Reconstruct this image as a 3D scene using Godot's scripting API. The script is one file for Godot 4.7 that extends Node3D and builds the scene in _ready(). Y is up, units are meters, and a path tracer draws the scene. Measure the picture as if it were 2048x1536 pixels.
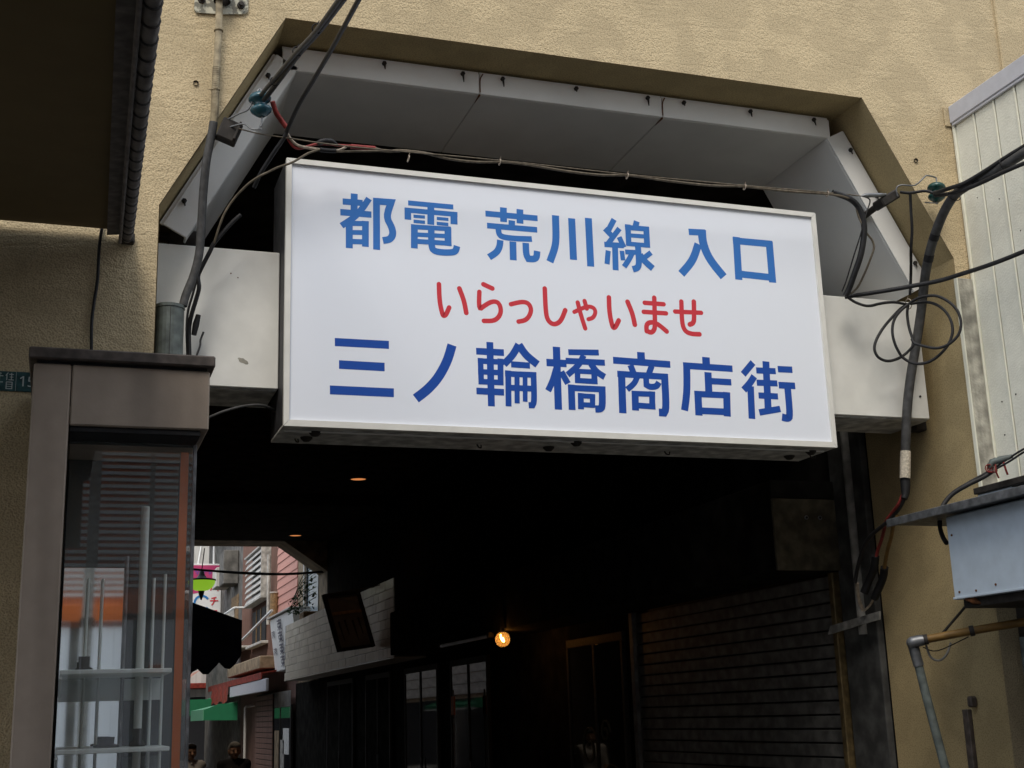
extends Node3D
# A shopping street entrance under a beige building: white signboard, cables, awnings, and a dark passage to the alley beyond.
var used := {}
var M := {}
var T := {}
var rng := RandomNumberGenerator.new()

func V(x: float, y: float, z: float) -> Vector3: return Vector3(x, y, z)

# ---------- shapes ----------
class MB:
	var st := SurfaceTool.new()
	var off := Vector3.ZERO
	func _init(origin := Vector3.ZERO):
		off = origin
		st.begin(Mesh.PRIMITIVE_TRIANGLES)
		st.set_smooth_group(-1)
	func smooth(on: bool): st.set_smooth_group(0 if on else -1)
	func v(p: Vector3): st.add_vertex(p - off)
	func tri(a: Vector3, b: Vector3, c: Vector3):      # counter-clockwise seen from outside
		v(a); v(c); v(b)
	func quad(a: Vector3, b: Vector3, c: Vector3, d: Vector3):
		tri(a, b, c); tri(a, c, d)
	func box(lo: Vector3, hi: Vector3, bevel := 0.0, xf := Transform3D.IDENTITY):
		var c := (lo + hi) * 0.5
		var h := (hi - lo) * 0.5
		var e := minf(bevel, minf(h.x, minf(h.y, h.z)) * 0.45)
		smooth(false)
		for ax in 3:
			var b := (ax + 1) % 3
			var d := (ax + 2) % 3
			for s in [-1.0, 1.0]:
				var q := []
				for k in [[-1, -1], [1, -1], [1, 1], [-1, 1]]:
					var p := Vector3.ZERO
					p[ax] = s * h[ax]; p[b] = k[0] * (h[b] - e); p[d] = k[1] * (h[d] - e)
					q.append(xf * (c + p))
				if s > 0: quad(q[0], q[1], q[2], q[3])
				else: quad(q[3], q[2], q[1], q[0])
		if e > 0.0:
			for ax in 3:
				var b := (ax + 1) % 3
				var d := (ax + 2) % 3
				for sb in [-1.0, 1.0]:
					for sd in [-1.0, 1.0]:
						var p := []
						for k in [[-1, 0], [1, 0], [1, 1], [-1, 1]]:
							var w := Vector3.ZERO
							w[ax] = k[0] * (h[ax] - e)
							w[b] = sb * (h[b] - (e if k[1] == 1 else 0.0)); w[d] = sd * (h[d] - (0.0 if k[1] == 1 else e))
							p.append(xf * (c + w))
						if sb * sd > 0: quad(p[3], p[2], p[1], p[0])
						else: quad(p[0], p[1], p[2], p[3])
			for sx in [-1.0, 1.0]:
				for sy in [-1.0, 1.0]:
					for sz in [-1.0, 1.0]:
						var a := xf * (c + Vector3(sx * h.x, sy * (h.y - e), sz * (h.z - e)))
						var b := xf * (c + Vector3(sx * (h.x - e), sy * h.y, sz * (h.z - e)))
						var d := xf * (c + Vector3(sx * (h.x - e), sy * (h.y - e), sz * h.z))
						if sx * sy * sz > 0: tri(a, b, d)
						else: tri(a, d, b)
	# closed solid from a polygon in the plane of the basis' x and y, between depths d0 and d1 along its z
	func prism(poly: PackedVector2Array, d0: float, d1: float, xf := Transform3D.IDENTITY):
		smooth(false)
		var p := poly.duplicate()
		var area := 0.0
		for i in p.size(): area += p[i].cross(p[(i + 1) % p.size()])
		if area < 0.0: p.reverse()
		var ix := Geometry2D.triangulate_polygon(p)
		for i in range(0, ix.size(), 3):
			var a := p[ix[i]]
			var b := p[ix[i + 1]]
			var c := p[ix[i + 2]]
			if (b - a).cross(c - a) < 0.0:
				var t := b
				b = c
				c = t
			tri(xf * Vector3(a.x, a.y, d1), xf * Vector3(b.x, b.y, d1), xf * Vector3(c.x, c.y, d1))
			tri(xf * Vector3(a.x, a.y, d0), xf * Vector3(c.x, c.y, d0), xf * Vector3(b.x, b.y, d0))
		for i in p.size():
			var a := p[i]
			var b := p[(i + 1) % p.size()]
			quad(xf * Vector3(a.x, a.y, d0), xf * Vector3(b.x, b.y, d0), xf * Vector3(b.x, b.y, d1), xf * Vector3(a.x, a.y, d1))
	func ring(c: Vector3, u: Vector3, w: Vector3, r: float, n: int) -> Array:
		var o := []
		for k in n:
			var a := TAU * k / n
			o.append(c + (u * cos(a) + w * sin(a)) * r)
		return o
	func join(a: Array, b: Array):
		var n := a.size()
		for k in n:
			quad(a[k], a[(k + 1) % n], b[(k + 1) % n], b[k])
	func cap(a: Array, c: Vector3, flip: bool):
		smooth(false)
		for k in a.size():
			if flip: tri(c, a[(k + 1) % a.size()], a[k])
			else: tri(c, a[k], a[(k + 1) % a.size()])
	# a round bar that follows points; radii may be one number or a list
	func tube(pts: Array, r, n := 8, ends := true):
		var u := Vector3.ZERO
		var last := []
		for i in pts.size():
			var t: Vector3 = (pts[mini(i + 1, pts.size() - 1)] - pts[maxi(i - 1, 0)]).normalized()
			if u == Vector3.ZERO: u = t.cross(Vector3.UP if absf(t.y) < 0.9 else Vector3.RIGHT).normalized()
			u = (u - t * u.dot(t)).normalized()
			var rad: float = r[i] if r is Array else r
			var rg := ring(pts[i], u, t.cross(u), rad, n)
			smooth(true)
			if i > 0: join(last, rg)
			if ends and i == 0: cap(rg, pts[0], true)
			if ends and i == pts.size() - 1: cap(rg, pts[i], false)
			last = rg
	# profile of (radius, height) turned about an axis through xf
	func lathe(prof: Array, n: int, xf: Transform3D):
		var last := []
		for i in prof.size():
			var rg := []
			for k in n:
				var a := -TAU * k / n
				rg.append(xf * Vector3(cos(a) * prof[i].x, prof[i].y, sin(a) * prof[i].x))
			smooth(true)
			if i > 0: join(last, rg)
			last = rg
	# strip along points in a plane: for lettering
	func strip(pts: Array, w: float, z: float, round_ends: bool):
		var L := []
		var R := []
		for i in pts.size():
			var d0: Vector2 = (pts[i] - pts[maxi(i - 1, 0)]).normalized()
			var d1: Vector2 = (pts[mini(i + 1, pts.size() - 1)] - pts[i]).normalized()
			if i == 0: d0 = d1
			if i == pts.size() - 1: d1 = d0
			var n0 := Vector2(-d0.y, d0.x)
			var n1 := Vector2(-d1.y, d1.x)
			var m := (n0 + n1).normalized()
			m *= minf(1.0 / maxf(m.dot(n0), 0.3), 1.7) * w * 0.5
			L.append(pts[i] + m); R.append(pts[i] - m)
		for i in pts.size() - 1:
			quad(Vector3(R[i].x, R[i].y, z), Vector3(R[i + 1].x, R[i + 1].y, z), Vector3(L[i + 1].x, L[i + 1].y, z), Vector3(L[i].x, L[i].y, z))
		if round_ends:
			for e in [[0, 1], [pts.size() - 1, pts.size() - 2]]:
				var c: Vector2 = pts[e[0]]
				var d: Vector2 = (c - pts[e[1]]).normalized()
				for k in 8:
					var a := -PI / 2 + PI * k / 8
					var p := c + d.rotated(a) * w * 0.5
					var q := c + d.rotated(a + PI / 8) * w * 0.5
					tri(Vector3(c.x, c.y, z), Vector3(p.x, p.y, z), Vector3(q.x, q.y, z))
	func done(material: Material) -> ArrayMesh:
		st.generate_normals()
		st.set_material(material)
		return st.commit()

func curve(pts: Array, steps := 5) -> Array:
	var o := []
	for i in pts.size() - 1:
		var a: Vector3 = pts[maxi(i - 1, 0)]
		var b: Vector3 = pts[i]
		var c: Vector3 = pts[i + 1]
		var d: Vector3 = pts[mini(i + 2, pts.size() - 1)]
		for k in steps: o.append(b.cubic_interpolate(c, a, d, float(k) / steps))
	o.append(pts[-1])
	return o

# ---------- names, things, parts ----------
func numbered(called: String, parent: Node) -> String:
	var key := "%d/%s" % [parent.get_instance_id(), called]
	used[key] = used.get(key, -1) + 1
	return called if used[key] == 0 else "%s_%03d" % [called, used[key]]

func tag(o: Node3D, label: String, category: String, group := "", kind := ""):
	if label: o.set_meta("label", label)
	if category: o.set_meta("category", category)
	if group: o.set_meta("group", group)
	if kind: o.set_meta("kind", kind)

func thing(called: String, at: Vector3, label: String, category: String, group := "") -> Node3D:
	var o := Node3D.new()
	o.name = numbered(called, self)
	add_child(o, true)
	o.position = at
	tag(o, label, category, group)
	return o

func place_of(n: Node3D) -> Vector3:
	var p := Vector3.ZERO
	var k: Node = n
	while k is Node3D and k != self:
		p += k.position
		k = k.get_parent()
	return p

func mb(parent: Node3D = null) -> MB: return MB.new(place_of(parent) if parent else Vector3.ZERO)

# commits a builder as one named mesh under a thing (or at top level)
func obj(called: String, b: MB, m: Material, parent: Node3D = null, label := "") -> MeshInstance3D:
	var o := MeshInstance3D.new()
	var p: Node3D = parent if parent else self
	o.mesh = b.done(m)
	o.name = numbered(called, p)
	p.add_child(o, true)
	if label: o.set_meta("label", label)
	return o

func share(called: String, mesh: Mesh, parent: Node3D, at: Vector3, m: Material = null) -> MeshInstance3D:
	var o := MeshInstance3D.new()
	o.mesh = mesh
	if m: o.material_override = m
	o.name = numbered(called, parent)
	parent.add_child(o, true)
	o.position = at - place_of(parent)
	return o

func part_box(called: String, lo: Vector3, hi: Vector3, m: Material, parent: Node3D, bevel := 0.004) -> MeshInstance3D:
	var b := mb(parent)
	b.box(lo, hi, bevel)
	return obj(called, b, m, parent)

func part_tube(called: String, pts: Array, r, m: Material, parent: Node3D, n := 8) -> MeshInstance3D:
	var b := mb(parent)
	b.tube(pts, r, n)
	return obj(called, b, m, parent)

func structure(called: String, b: MB, m: Material):
	obj(called, b, m).set_meta("kind", "structure")

# a loose cable of its own
func cable(called: String, pts: Array, r: float, m: Material, label: String, group := "", category := "cable") -> MeshInstance3D:
	var b := MB.new(pts[0])
	b.tube(curve(pts), r, 8)
	var o := obj(called, b, m)
	o.position = pts[0]
	tag(o, label, category, group)
	return o

# ---------- textures and materials ----------
func noise(seed_: int, freq: float, octaves := 3, type := FastNoiseLite.TYPE_SIMPLEX_SMOOTH) -> FastNoiseLite:
	var n := FastNoiseLite.new()
	n.seed = seed_
	n.frequency = freq
	n.noise_type = type
	n.fractal_type = FastNoiseLite.FRACTAL_FBM if octaves > 1 else FastNoiseLite.FRACTAL_NONE
	n.fractal_octaves = octaves
	return n

func grey(n: FastNoiseLite, size: int) -> PackedByteArray:
	var im := n.get_seamless_image(size, size)
	im.convert(Image.FORMAT_L8)
	return im.get_data()

func tex(data: PackedByteArray, size: int, fmt := Image.FORMAT_L8) -> ImageTexture:
	var im := Image.create_from_data(size, size, false, fmt, data)
	im.generate_mipmaps()
	return ImageTexture.create_from_image(im)

# grey values squeezed between two levels; gain > 1 hardens them into patches
func levels(d: PackedByteArray, lo: float, hi: float, gain := 1.0) -> PackedByteArray:
	var o := PackedByteArray()
	o.resize(d.size())
	for i in d.size():
		var x := clampf((d[i] / 255.0 - 0.5) * gain + 0.5, 0.0, 1.0)
		o[i] = int(255.0 * lerpf(lo, hi, x))
	return o

func make_textures():
	# rendered stucco: dabs thrown on and flattened in places by the trowel
	var s := 1024
	var cells := noise(3, 0.085, 1, FastNoiseLite.TYPE_CELLULAR)
	cells.cellular_return_type = FastNoiseLite.RETURN_DISTANCE
	var dab := grey(cells, s)
	var fine := grey(noise(5, 0.17, 3), s)
	var flat := grey(noise(8, 0.006, 3), s)
	var long := noise(13, 0.006, 3)
	var st := PackedByteArray()
	st.resize(s * s)
	for y in s:
		for x in s:
			var i := y * s + x
			var d := 1.0 - dab[i] / 255.0
			var f := smoothstep(0.36, 0.62, flat[i] / 255.0)
			var sweep := absf(long.get_noise_2d(absf(x - 512.0) * 0.35, absf(y - 512.0) * 2.2 + 30.0 * sin(x * TAU / 1024.0)))
			var h := d * lerpf(0.14, 0.34, f) + (fine[i] / 255.0) * lerpf(0.3, 0.5, f) + minf(sweep, 0.25) * 0.5
			st[i] = int(clampf(h, 0.0, 1.0) * 255.0)
	T.stucco = tex(st, s)
	# shade in the pits is painted into the tone
	var tone := PackedByteArray()
	tone.resize(s * s)
	for i in s * s:
		tone[i] = int(255.0 * lerpf(0.95, 1.0, smoothstep(0.35, 0.65, flat[i] / 255.0)) * lerpf(0.86, 1.0, smoothstep(0.3, 0.52, fine[i] / 255.0)))
	T.stucco_tone = tex(tone, s)
	var g := grey(noise(21, 0.012, 5), 512)
	T.grime = tex(levels(g, 0.72, 1.0, 1.6), 512)
	T.soft = tex(levels(g, 0.955, 1.0, 1.2), 512)
	T.rough_bump = tex(grey(noise(31, 0.09, 3), 512), 512)
	# streaks that run down: noise stretched along y
	var nx := noise(41, 0.02, 3)
	var sk := PackedByteArray()
	sk.resize(512 * 512)
	for y in 512:
		for x in 512:
			var a := TAU * x / 512.0
			var n := nx.get_noise_3d(cos(a) * 90.0, sin(a) * 90.0, absf(y - 256.0) * 0.1)
			sk[y * 512 + x] = int(255.0 * clampf(0.96 + n * 0.22, 0.8, 1.0))
	T.streak = tex(sk, 512)
	# weathered paint: sharp-edged patches
	var w := grey(noise(51, 0.02, 5), 512)
	var wd := PackedByteArray()
	wd.resize(512 * 512)
	for i in 512 * 512:
		var p := smoothstep(0.38, 0.6, w[i] / 255.0)
		wd[i] = int(255.0 * lerpf(0.62, 1.0, p) * lerpf(0.85, 1.0, g[i] / 255.0))
	T.worn = tex(wd, 512)
	T.weave = tex(grey(noise(61, 0.2, 2), 256), 256)

# base colour in linear values; opt: t texture, s repeats per metre, b bump texture, h relief in cm, metal, spec, alpha, emit
func mat(key: String, r: float, g: float, b: float, rough := 0.8, opt := {}) -> StandardMaterial3D:
	var m := StandardMaterial3D.new()
	m.resource_name = key
	m.albedo_color = Color(r, g, b).linear_to_srgb()
	m.roughness = rough
	m.metallic = opt.get("metal", 0.0)
	m.metallic_specular = opt.get("spec", 0.4)
	var t = opt.get("t", "soft")
	if t: m.albedo_texture = T[t]
	m.uv1_triplanar = true
	m.uv1_world_triplanar = true
	m.uv1_scale = Vector3.ONE * opt.get("s", 0.7)
	if opt.has("b"):
		m.heightmap_enabled = true
		m.heightmap_texture = T[opt.b]
		m.heightmap_scale = opt.get("h", 0.3)
	if opt.has("d"):
		m.detail_enabled = true
		m.detail_albedo = T[opt.d]
		m.detail_blend_mode = BaseMaterial3D.BLEND_MODE_MUL
		m.detail_uv_layer = BaseMaterial3D.DETAIL_UV_2
		m.uv2_triplanar = true
		m.uv2_world_triplanar = true
		m.uv2_scale = Vector3.ONE * opt.get("ds", 0.2)
	if opt.has("alpha"):
		m.transparency = BaseMaterial3D.TRANSPARENCY_ALPHA
		m.albedo_color.a = opt.alpha
		m.albedo_texture = null
	if opt.has("emit"):
		m.emission_enabled = true
		m.emission = opt.emit
		m.emission_energy_multiplier = opt.get("power", 1.0)
	if opt.has("back"):
		m.backlight_enabled = true
		m.backlight = opt.back
	M[key] = m
	return m

func make_materials():
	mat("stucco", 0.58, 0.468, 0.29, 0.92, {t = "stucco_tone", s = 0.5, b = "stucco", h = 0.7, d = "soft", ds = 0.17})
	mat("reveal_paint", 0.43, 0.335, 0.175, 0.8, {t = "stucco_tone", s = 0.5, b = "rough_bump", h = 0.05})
	mat("sign_white", 0.77, 0.805, 0.875, 0.35, {t = ""})
	mat("frame_white", 0.72, 0.71, 0.66, 0.5, {t = "soft", s = 1.1})
	mat("beam_white", 0.76, 0.76, 0.72, 0.5, {t = "soft", s = 0.9})
	mat("panel_white", 0.76, 0.76, 0.74, 0.45, {t = "soft", s = 0.35})
	mat("sign_grey", 0.6, 0.6, 0.57, 0.6, {t = "grime", s = 1.3})
	mat("sign_side_shade", 0.05, 0.05, 0.055, 0.6, {t = "grime", s = 1.3})  # near black: the shade on the case sides is put into the colour
	mat("blue_light", 0.034, 0.165, 0.50, 0.4, {t = ""})
	mat("blue_deep", 0.010, 0.068, 0.35, 0.4, {t = ""})
	mat("red_letter", 0.58, 0.04, 0.055, 0.4, {t = ""})
	mat("black", 0.012, 0.012, 0.014, 0.6, {t = "grime", s = 3.0})
	mat("black_cable", 0.02, 0.02, 0.022, 0.55, {t = "grime", s = 3.0})
	mat("grey_cable", 0.075, 0.075, 0.075, 0.6, {t = "grime", s = 3.0})
	mat("brown_cable", 0.17, 0.14, 0.10, 0.7, {t = "grime", s = 4.0})
	mat("beige_pipe", 0.42, 0.35, 0.23, 0.7, {t = "grime", s = 3.0})
	mat("red_cable", 0.28, 0.035, 0.03, 0.6, {t = "grime", s = 5.0})
	mat("white_cable", 0.5, 0.42, 0.33, 0.6, {t = "grime", s = 5.0})
	mat("yellow", 0.25, 0.14, 0.035, 0.55, {t = "grime", s = 2.0})
	mat("white_tape", 0.62, 0.56, 0.45, 0.8, {t = "grime", s = 9.0})
	mat("steel", 0.28, 0.29, 0.30, 0.45, {metal = 0.7, t = "grime", s = 2.0})
	mat("dull_steel", 0.30, 0.295, 0.275, 0.65, {t = "grime", s = 1.5})
	mat("iron", 0.035, 0.03, 0.026, 0.7, {t = "grime", s = 3.0})
	mat("rust", 0.16, 0.06, 0.02, 0.9, {t = "grime", s = 4.0})
	mat("porcelain", 0.022, 0.085, 0.115, 0.25, {spec = 0.5, t = "soft"})
	mat("porcelain_green", 0.012, 0.062, 0.055, 0.25, {spec = 0.5, t = "soft"})
	mat("duct", 0.15, 0.175, 0.165, 0.5, {t = "grime", s = 2.0})
	mat("plate_paint", 0.6, 0.58, 0.46, 0.6, {t = "worn", s = 2.0})
	mat("cabinet", 0.39, 0.315, 0.25, 0.55, {t = "soft", s = 1.5, d = "streak", ds = 0.3, b = "rough_bump", h = 0.02})
	mat("cabinet_cap", 0.12, 0.098, 0.085, 0.6, {t = "grime", s = 2.0})
	mat("cabinet_inside", 0.03, 0.033, 0.033, 0.7, {})
	mat("mirror", 0.78, 0.82, 0.80, 0.03, {metal = 1.0, t = ""})
	mat("glass", 0.85, 0.95, 0.92, 0.0, {alpha = 0.03, spec = 0.6})
	mat("dark_glass", 0.02, 0.02, 0.022, 0.03, {spec = 0.9, t = ""})
	mat("shelf", 0.72, 0.78, 0.74, 0.4, {})
	mat("orange", 0.62, 0.14, 0.02, 0.6, {})
	mat("canvas", 0.17, 0.13, 0.065, 0.95, {t = "soft", s = 0.8, b = "weave", h = 0.05})
	mat("canvas_edge", 0.23, 0.215, 0.21, 0.85, {t = "grime", s = 2.0})
	mat("lashing", 0.05, 0.048, 0.045, 0.8, {t = ""})
	mat("navy_canvas", 0.012, 0.013, 0.022, 0.9, {t = "grime"})
	mat("plate_teal", 0.03, 0.095, 0.10, 0.45, {t = "grime", s = 3.0})
	mat("plate_text", 0.42, 0.46, 0.44, 0.6, {t = ""})
	mat("siding", 0.74, 0.735, 0.64, 0.6, {t = "soft", s = 1.2, b = "rough_bump", h = 0.12})
	mat("siding_edge", 0.78, 0.77, 0.64, 0.6, {t = "soft", s = 2.0})
	mat("worn_board", 0.56, 0.54, 0.46, 0.85, {t = "streak", s = 1.1, d = "grime", ds = 1.1, b = "rough_bump", h = 0.15})
	mat("coping", 0.52, 0.53, 0.58, 0.45, {t = "soft", s = 1.5})
	mat("flashing", 0.17, 0.18, 0.19, 0.55, {metal = 0.4, t = "grime", s = 3.0})
	mat("housing_blue", 0.50, 0.58, 0.66, 0.5, {t = "soft", s = 1.5})
	mat("dark_wall", 0.045, 0.04, 0.035, 0.9, {spec = 0.05, t = "grime", s = 0.6})
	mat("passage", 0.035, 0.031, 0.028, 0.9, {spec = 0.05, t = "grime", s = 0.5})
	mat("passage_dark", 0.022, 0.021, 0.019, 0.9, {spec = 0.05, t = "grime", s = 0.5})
	mat("shutter", 0.15, 0.147, 0.14, 0.55, {t = "grime", s = 1.0})
	mat("pilaster_paint", 0.085, 0.085, 0.082, 0.7, {spec = 0.05, t = "grime", s = 0.8})
	mat("rail_brass", 0.18, 0.13, 0.06, 0.5, {t = "grime", s = 2.0, metal = 0.4})
	mat("worn_box", 0.11, 0.095, 0.062, 0.85, {t = "grime", s = 1.3})
	mat("tile", 0.54, 0.49, 0.40, 0.3, {t = "soft", s = 2.0})
	mat("tile_b", 0.47, 0.42, 0.35, 0.3, {t = "soft", s = 2.0})
	mat("tile_c", 0.60, 0.55, 0.46, 0.3, {t = "soft", s = 2.0})
	mat("grout", 0.07, 0.06, 0.05, 0.95, {})
	mat("asphalt", 0.068, 0.067, 0.064, 0.95, {t = "grime", s = 0.4, b = "rough_bump", h = 0.3})
	mat("paving", 0.30, 0.285, 0.265, 0.9, {t = "grime", s = 0.5})
	mat("pink_siding", 0.52, 0.25, 0.20, 0.7, {t = "soft", s = 0.8})
	mat("brown_siding", 0.17, 0.098, 0.078, 0.7, {t = "streak", s = 0.5})
	mat("tan_wall", 0.33, 0.25, 0.16, 0.85, {t = "grime", s = 0.5})
	mat("grey_wall", 0.16, 0.15, 0.135, 0.85, {t = "grime", s = 0.4})
	mat("pale_wall", 0.5, 0.48, 0.44, 0.8, {t = "streak", s = 0.3})
	mat("louvre", 0.55, 0.53, 0.49, 0.6, {t = "grime", s = 0.9})
	mat("board_white", 0.80, 0.80, 0.78, 0.5, {t = "soft", s = 0.7})
	mat("board_text", 0.10, 0.10, 0.13, 0.6, {t = ""})
	mat("magenta", 0.5, 0.05, 0.16, 0.5, {t = "soft"})
	mat("purple", 0.16, 0.07, 0.30, 0.5, {t = ""})
	mat("ring_blue", 0.03, 0.2, 0.5, 0.5, {t = ""})
	mat("lime", 0.42, 0.68, 0.06, 0.35, {t = "", emit = Color(0.46, 0.62, 0.15), power = 0.45})
	mat("red_canvas", 0.26, 0.032, 0.018, 0.85, {t = "grime", s = 1.0})
	mat("pink_canvas", 0.5, 0.26, 0.2, 0.85, {t = "grime", s = 1.0})
	mat("green_canvas", 0.012, 0.15, 0.065, 0.8, {t = "soft"})
	mat("green_pale", 0.10, 0.30, 0.18, 0.8, {t = "soft"})
	mat("leaf", 0.03, 0.06, 0.02, 0.8, {t = ""})
	mat("wood", 0.30, 0.19, 0.09, 0.7, {t = "grime", s = 2.0})
	mat("window_blue", 0.40, 0.46, 0.50, 0.15, {t = "", spec = 0.8})
	mat("skin", 0.50, 0.30, 0.205, 0.55, {t = ""})
	mat("lip", 0.28, 0.11, 0.085, 0.5, {t = ""})
	mat("eye", 0.02, 0.016, 0.014, 0.2, {t = ""})
	mat("grey_hair", 0.38, 0.38, 0.37, 0.7, {t = "grime", s = 30.0})
	mat("black_hair", 0.012, 0.011, 0.01, 0.5, {t = "grime", s = 30.0})
	mat("dark_jacket", 0.02, 0.02, 0.024, 0.85, {t = "soft", s = 3.0})
	mat("white_shirt", 0.62, 0.63, 0.64, 0.85, {t = "soft", s = 3.0})
	mat("trousers", 0.03, 0.032, 0.04, 0.9, {t = "soft", s = 3.0})
	mat("shoe", 0.01, 0.01, 0.01, 0.5, {t = ""})
	mat("slat_white", 0.55, 0.60, 0.62, 0.6, {t = "soft"})
	mat("backing", 0.42, 0.11, 0.03, 0.8, {t = "soft"})
	mat("amber_glow", 0.5, 0.25, 0.1, 0.5, {t = "", emit = Color(1.0, 0.62, 0.36), power = 0.28})
	mat("bulb_glow", 0.9, 0.7, 0.4, 0.3, {t = "", emit = Color(1.0, 0.66, 0.28), power = 22.0})
	mat("bulb_glass", 1.0, 0.93, 0.8, 0.0, {alpha = 0.08, spec = 1.0})

# ---------- people: one continuous skin meshed from tapered capsules ----------
func field(p: Vector3, bones: Array, k: float) -> float:
	var d := 9.0
	for b in bones:
		var ba: Vector3 = b[1] - b[0]
		var pa: Vector3 = p - b[0]
		var t := clampf(pa.dot(ba) / maxf(ba.length_squared(), 1e-6), 0.0, 1.0)
		var x := (pa - ba * t).length() - lerpf(b[2], b[3], t)
		var h := clampf(0.5 + 0.5 * (d - x) / k, 0.0, 1.0)
		d = lerpf(d, x, h) - k * h * (1.0 - h)
	return d

func nets(b: MB, bones: Array, cell: float, k: float, at: Vector3, turn: float, cut = null):
	var lo := Vector3.ONE * 99.0
	var hi := -lo
	for q in bones:
		for e in [[q[0], q[2]], [q[1], q[3]]]:
			lo = lo.min(e[0] - Vector3.ONE * (e[1] + cell * 2)); hi = hi.max(e[0] + Vector3.ONE * (e[1] + cell * 2))
	var n := Vector3i(((hi - lo) / cell).ceil()) + Vector3i.ONE
	var val := PackedFloat32Array()
	val.resize(n.x * n.y * n.z)
	for z in n.z:
		for y in n.y:
			for x in n.x:
				var p := lo + Vector3(x, y, z) * cell
				var d := field(p, bones, k)
				if cut: d = maxf(d, cut.call(p))
				val[(z * n.y + y) * n.x + x] = d
	var rot := Basis(Vector3.UP, turn)
	var vert := {}
	for z in n.z - 1:
		for y in n.y - 1:
			for x in n.x - 1:
				var sum := Vector3.ZERO
				var c := 0
				for e in [[0, 1], [2, 3], [4, 5], [6, 7], [0, 2], [1, 3], [4, 6], [5, 7], [0, 4], [1, 5], [2, 6], [3, 7]]:
					var a := Vector3i(x + (e[0] & 1), y + ((e[0] >> 1) & 1), z + (e[0] >> 2))
					var f := Vector3i(x + (e[1] & 1), y + ((e[1] >> 1) & 1), z + (e[1] >> 2))
					var va := val[(a.z * n.y + a.y) * n.x + a.x]
					var vf := val[(f.z * n.y + f.y) * n.x + f.x]
					if (va < 0.0) != (vf < 0.0):
						sum += Vector3(a).lerp(Vector3(f), va / (va - vf))
						c += 1
				if c: vert[Vector3i(x, y, z)] = at + rot * (lo + sum / c * cell)
	b.smooth(true)
	for z in range(1, n.z - 1):
		for y in range(1, n.y - 1):
			for x in range(1, n.x - 1):
				var v0 := val[(z * n.y + y) * n.x + x] < 0.0
				for ax in 3:
					var o := Vector3i.ZERO
					o[ax] = 1
					var v1 := val[((z + o.z) * n.y + y + o.y) * n.x + x + o.x] < 0.0
					if v0 == v1: continue
					var u := Vector3i.ZERO
					var w := Vector3i.ZERO
					u[(ax + 1) % 3] = 1
					w[(ax + 2) % 3] = 1
					var c := Vector3i(x, y, z)
					var q := [c - u - w, c - w, c, c - u]
					if v0: b.quad(vert[q[0]], vert[q[1]], vert[q[2]], vert[q[3]])
					else: b.quad(vert[q[3]], vert[q[2]], vert[q[1]], vert[q[0]])

func side(p: Vector3, s: float) -> Vector3: return Vector3(p.x * s, p.y, p.z)

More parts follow.
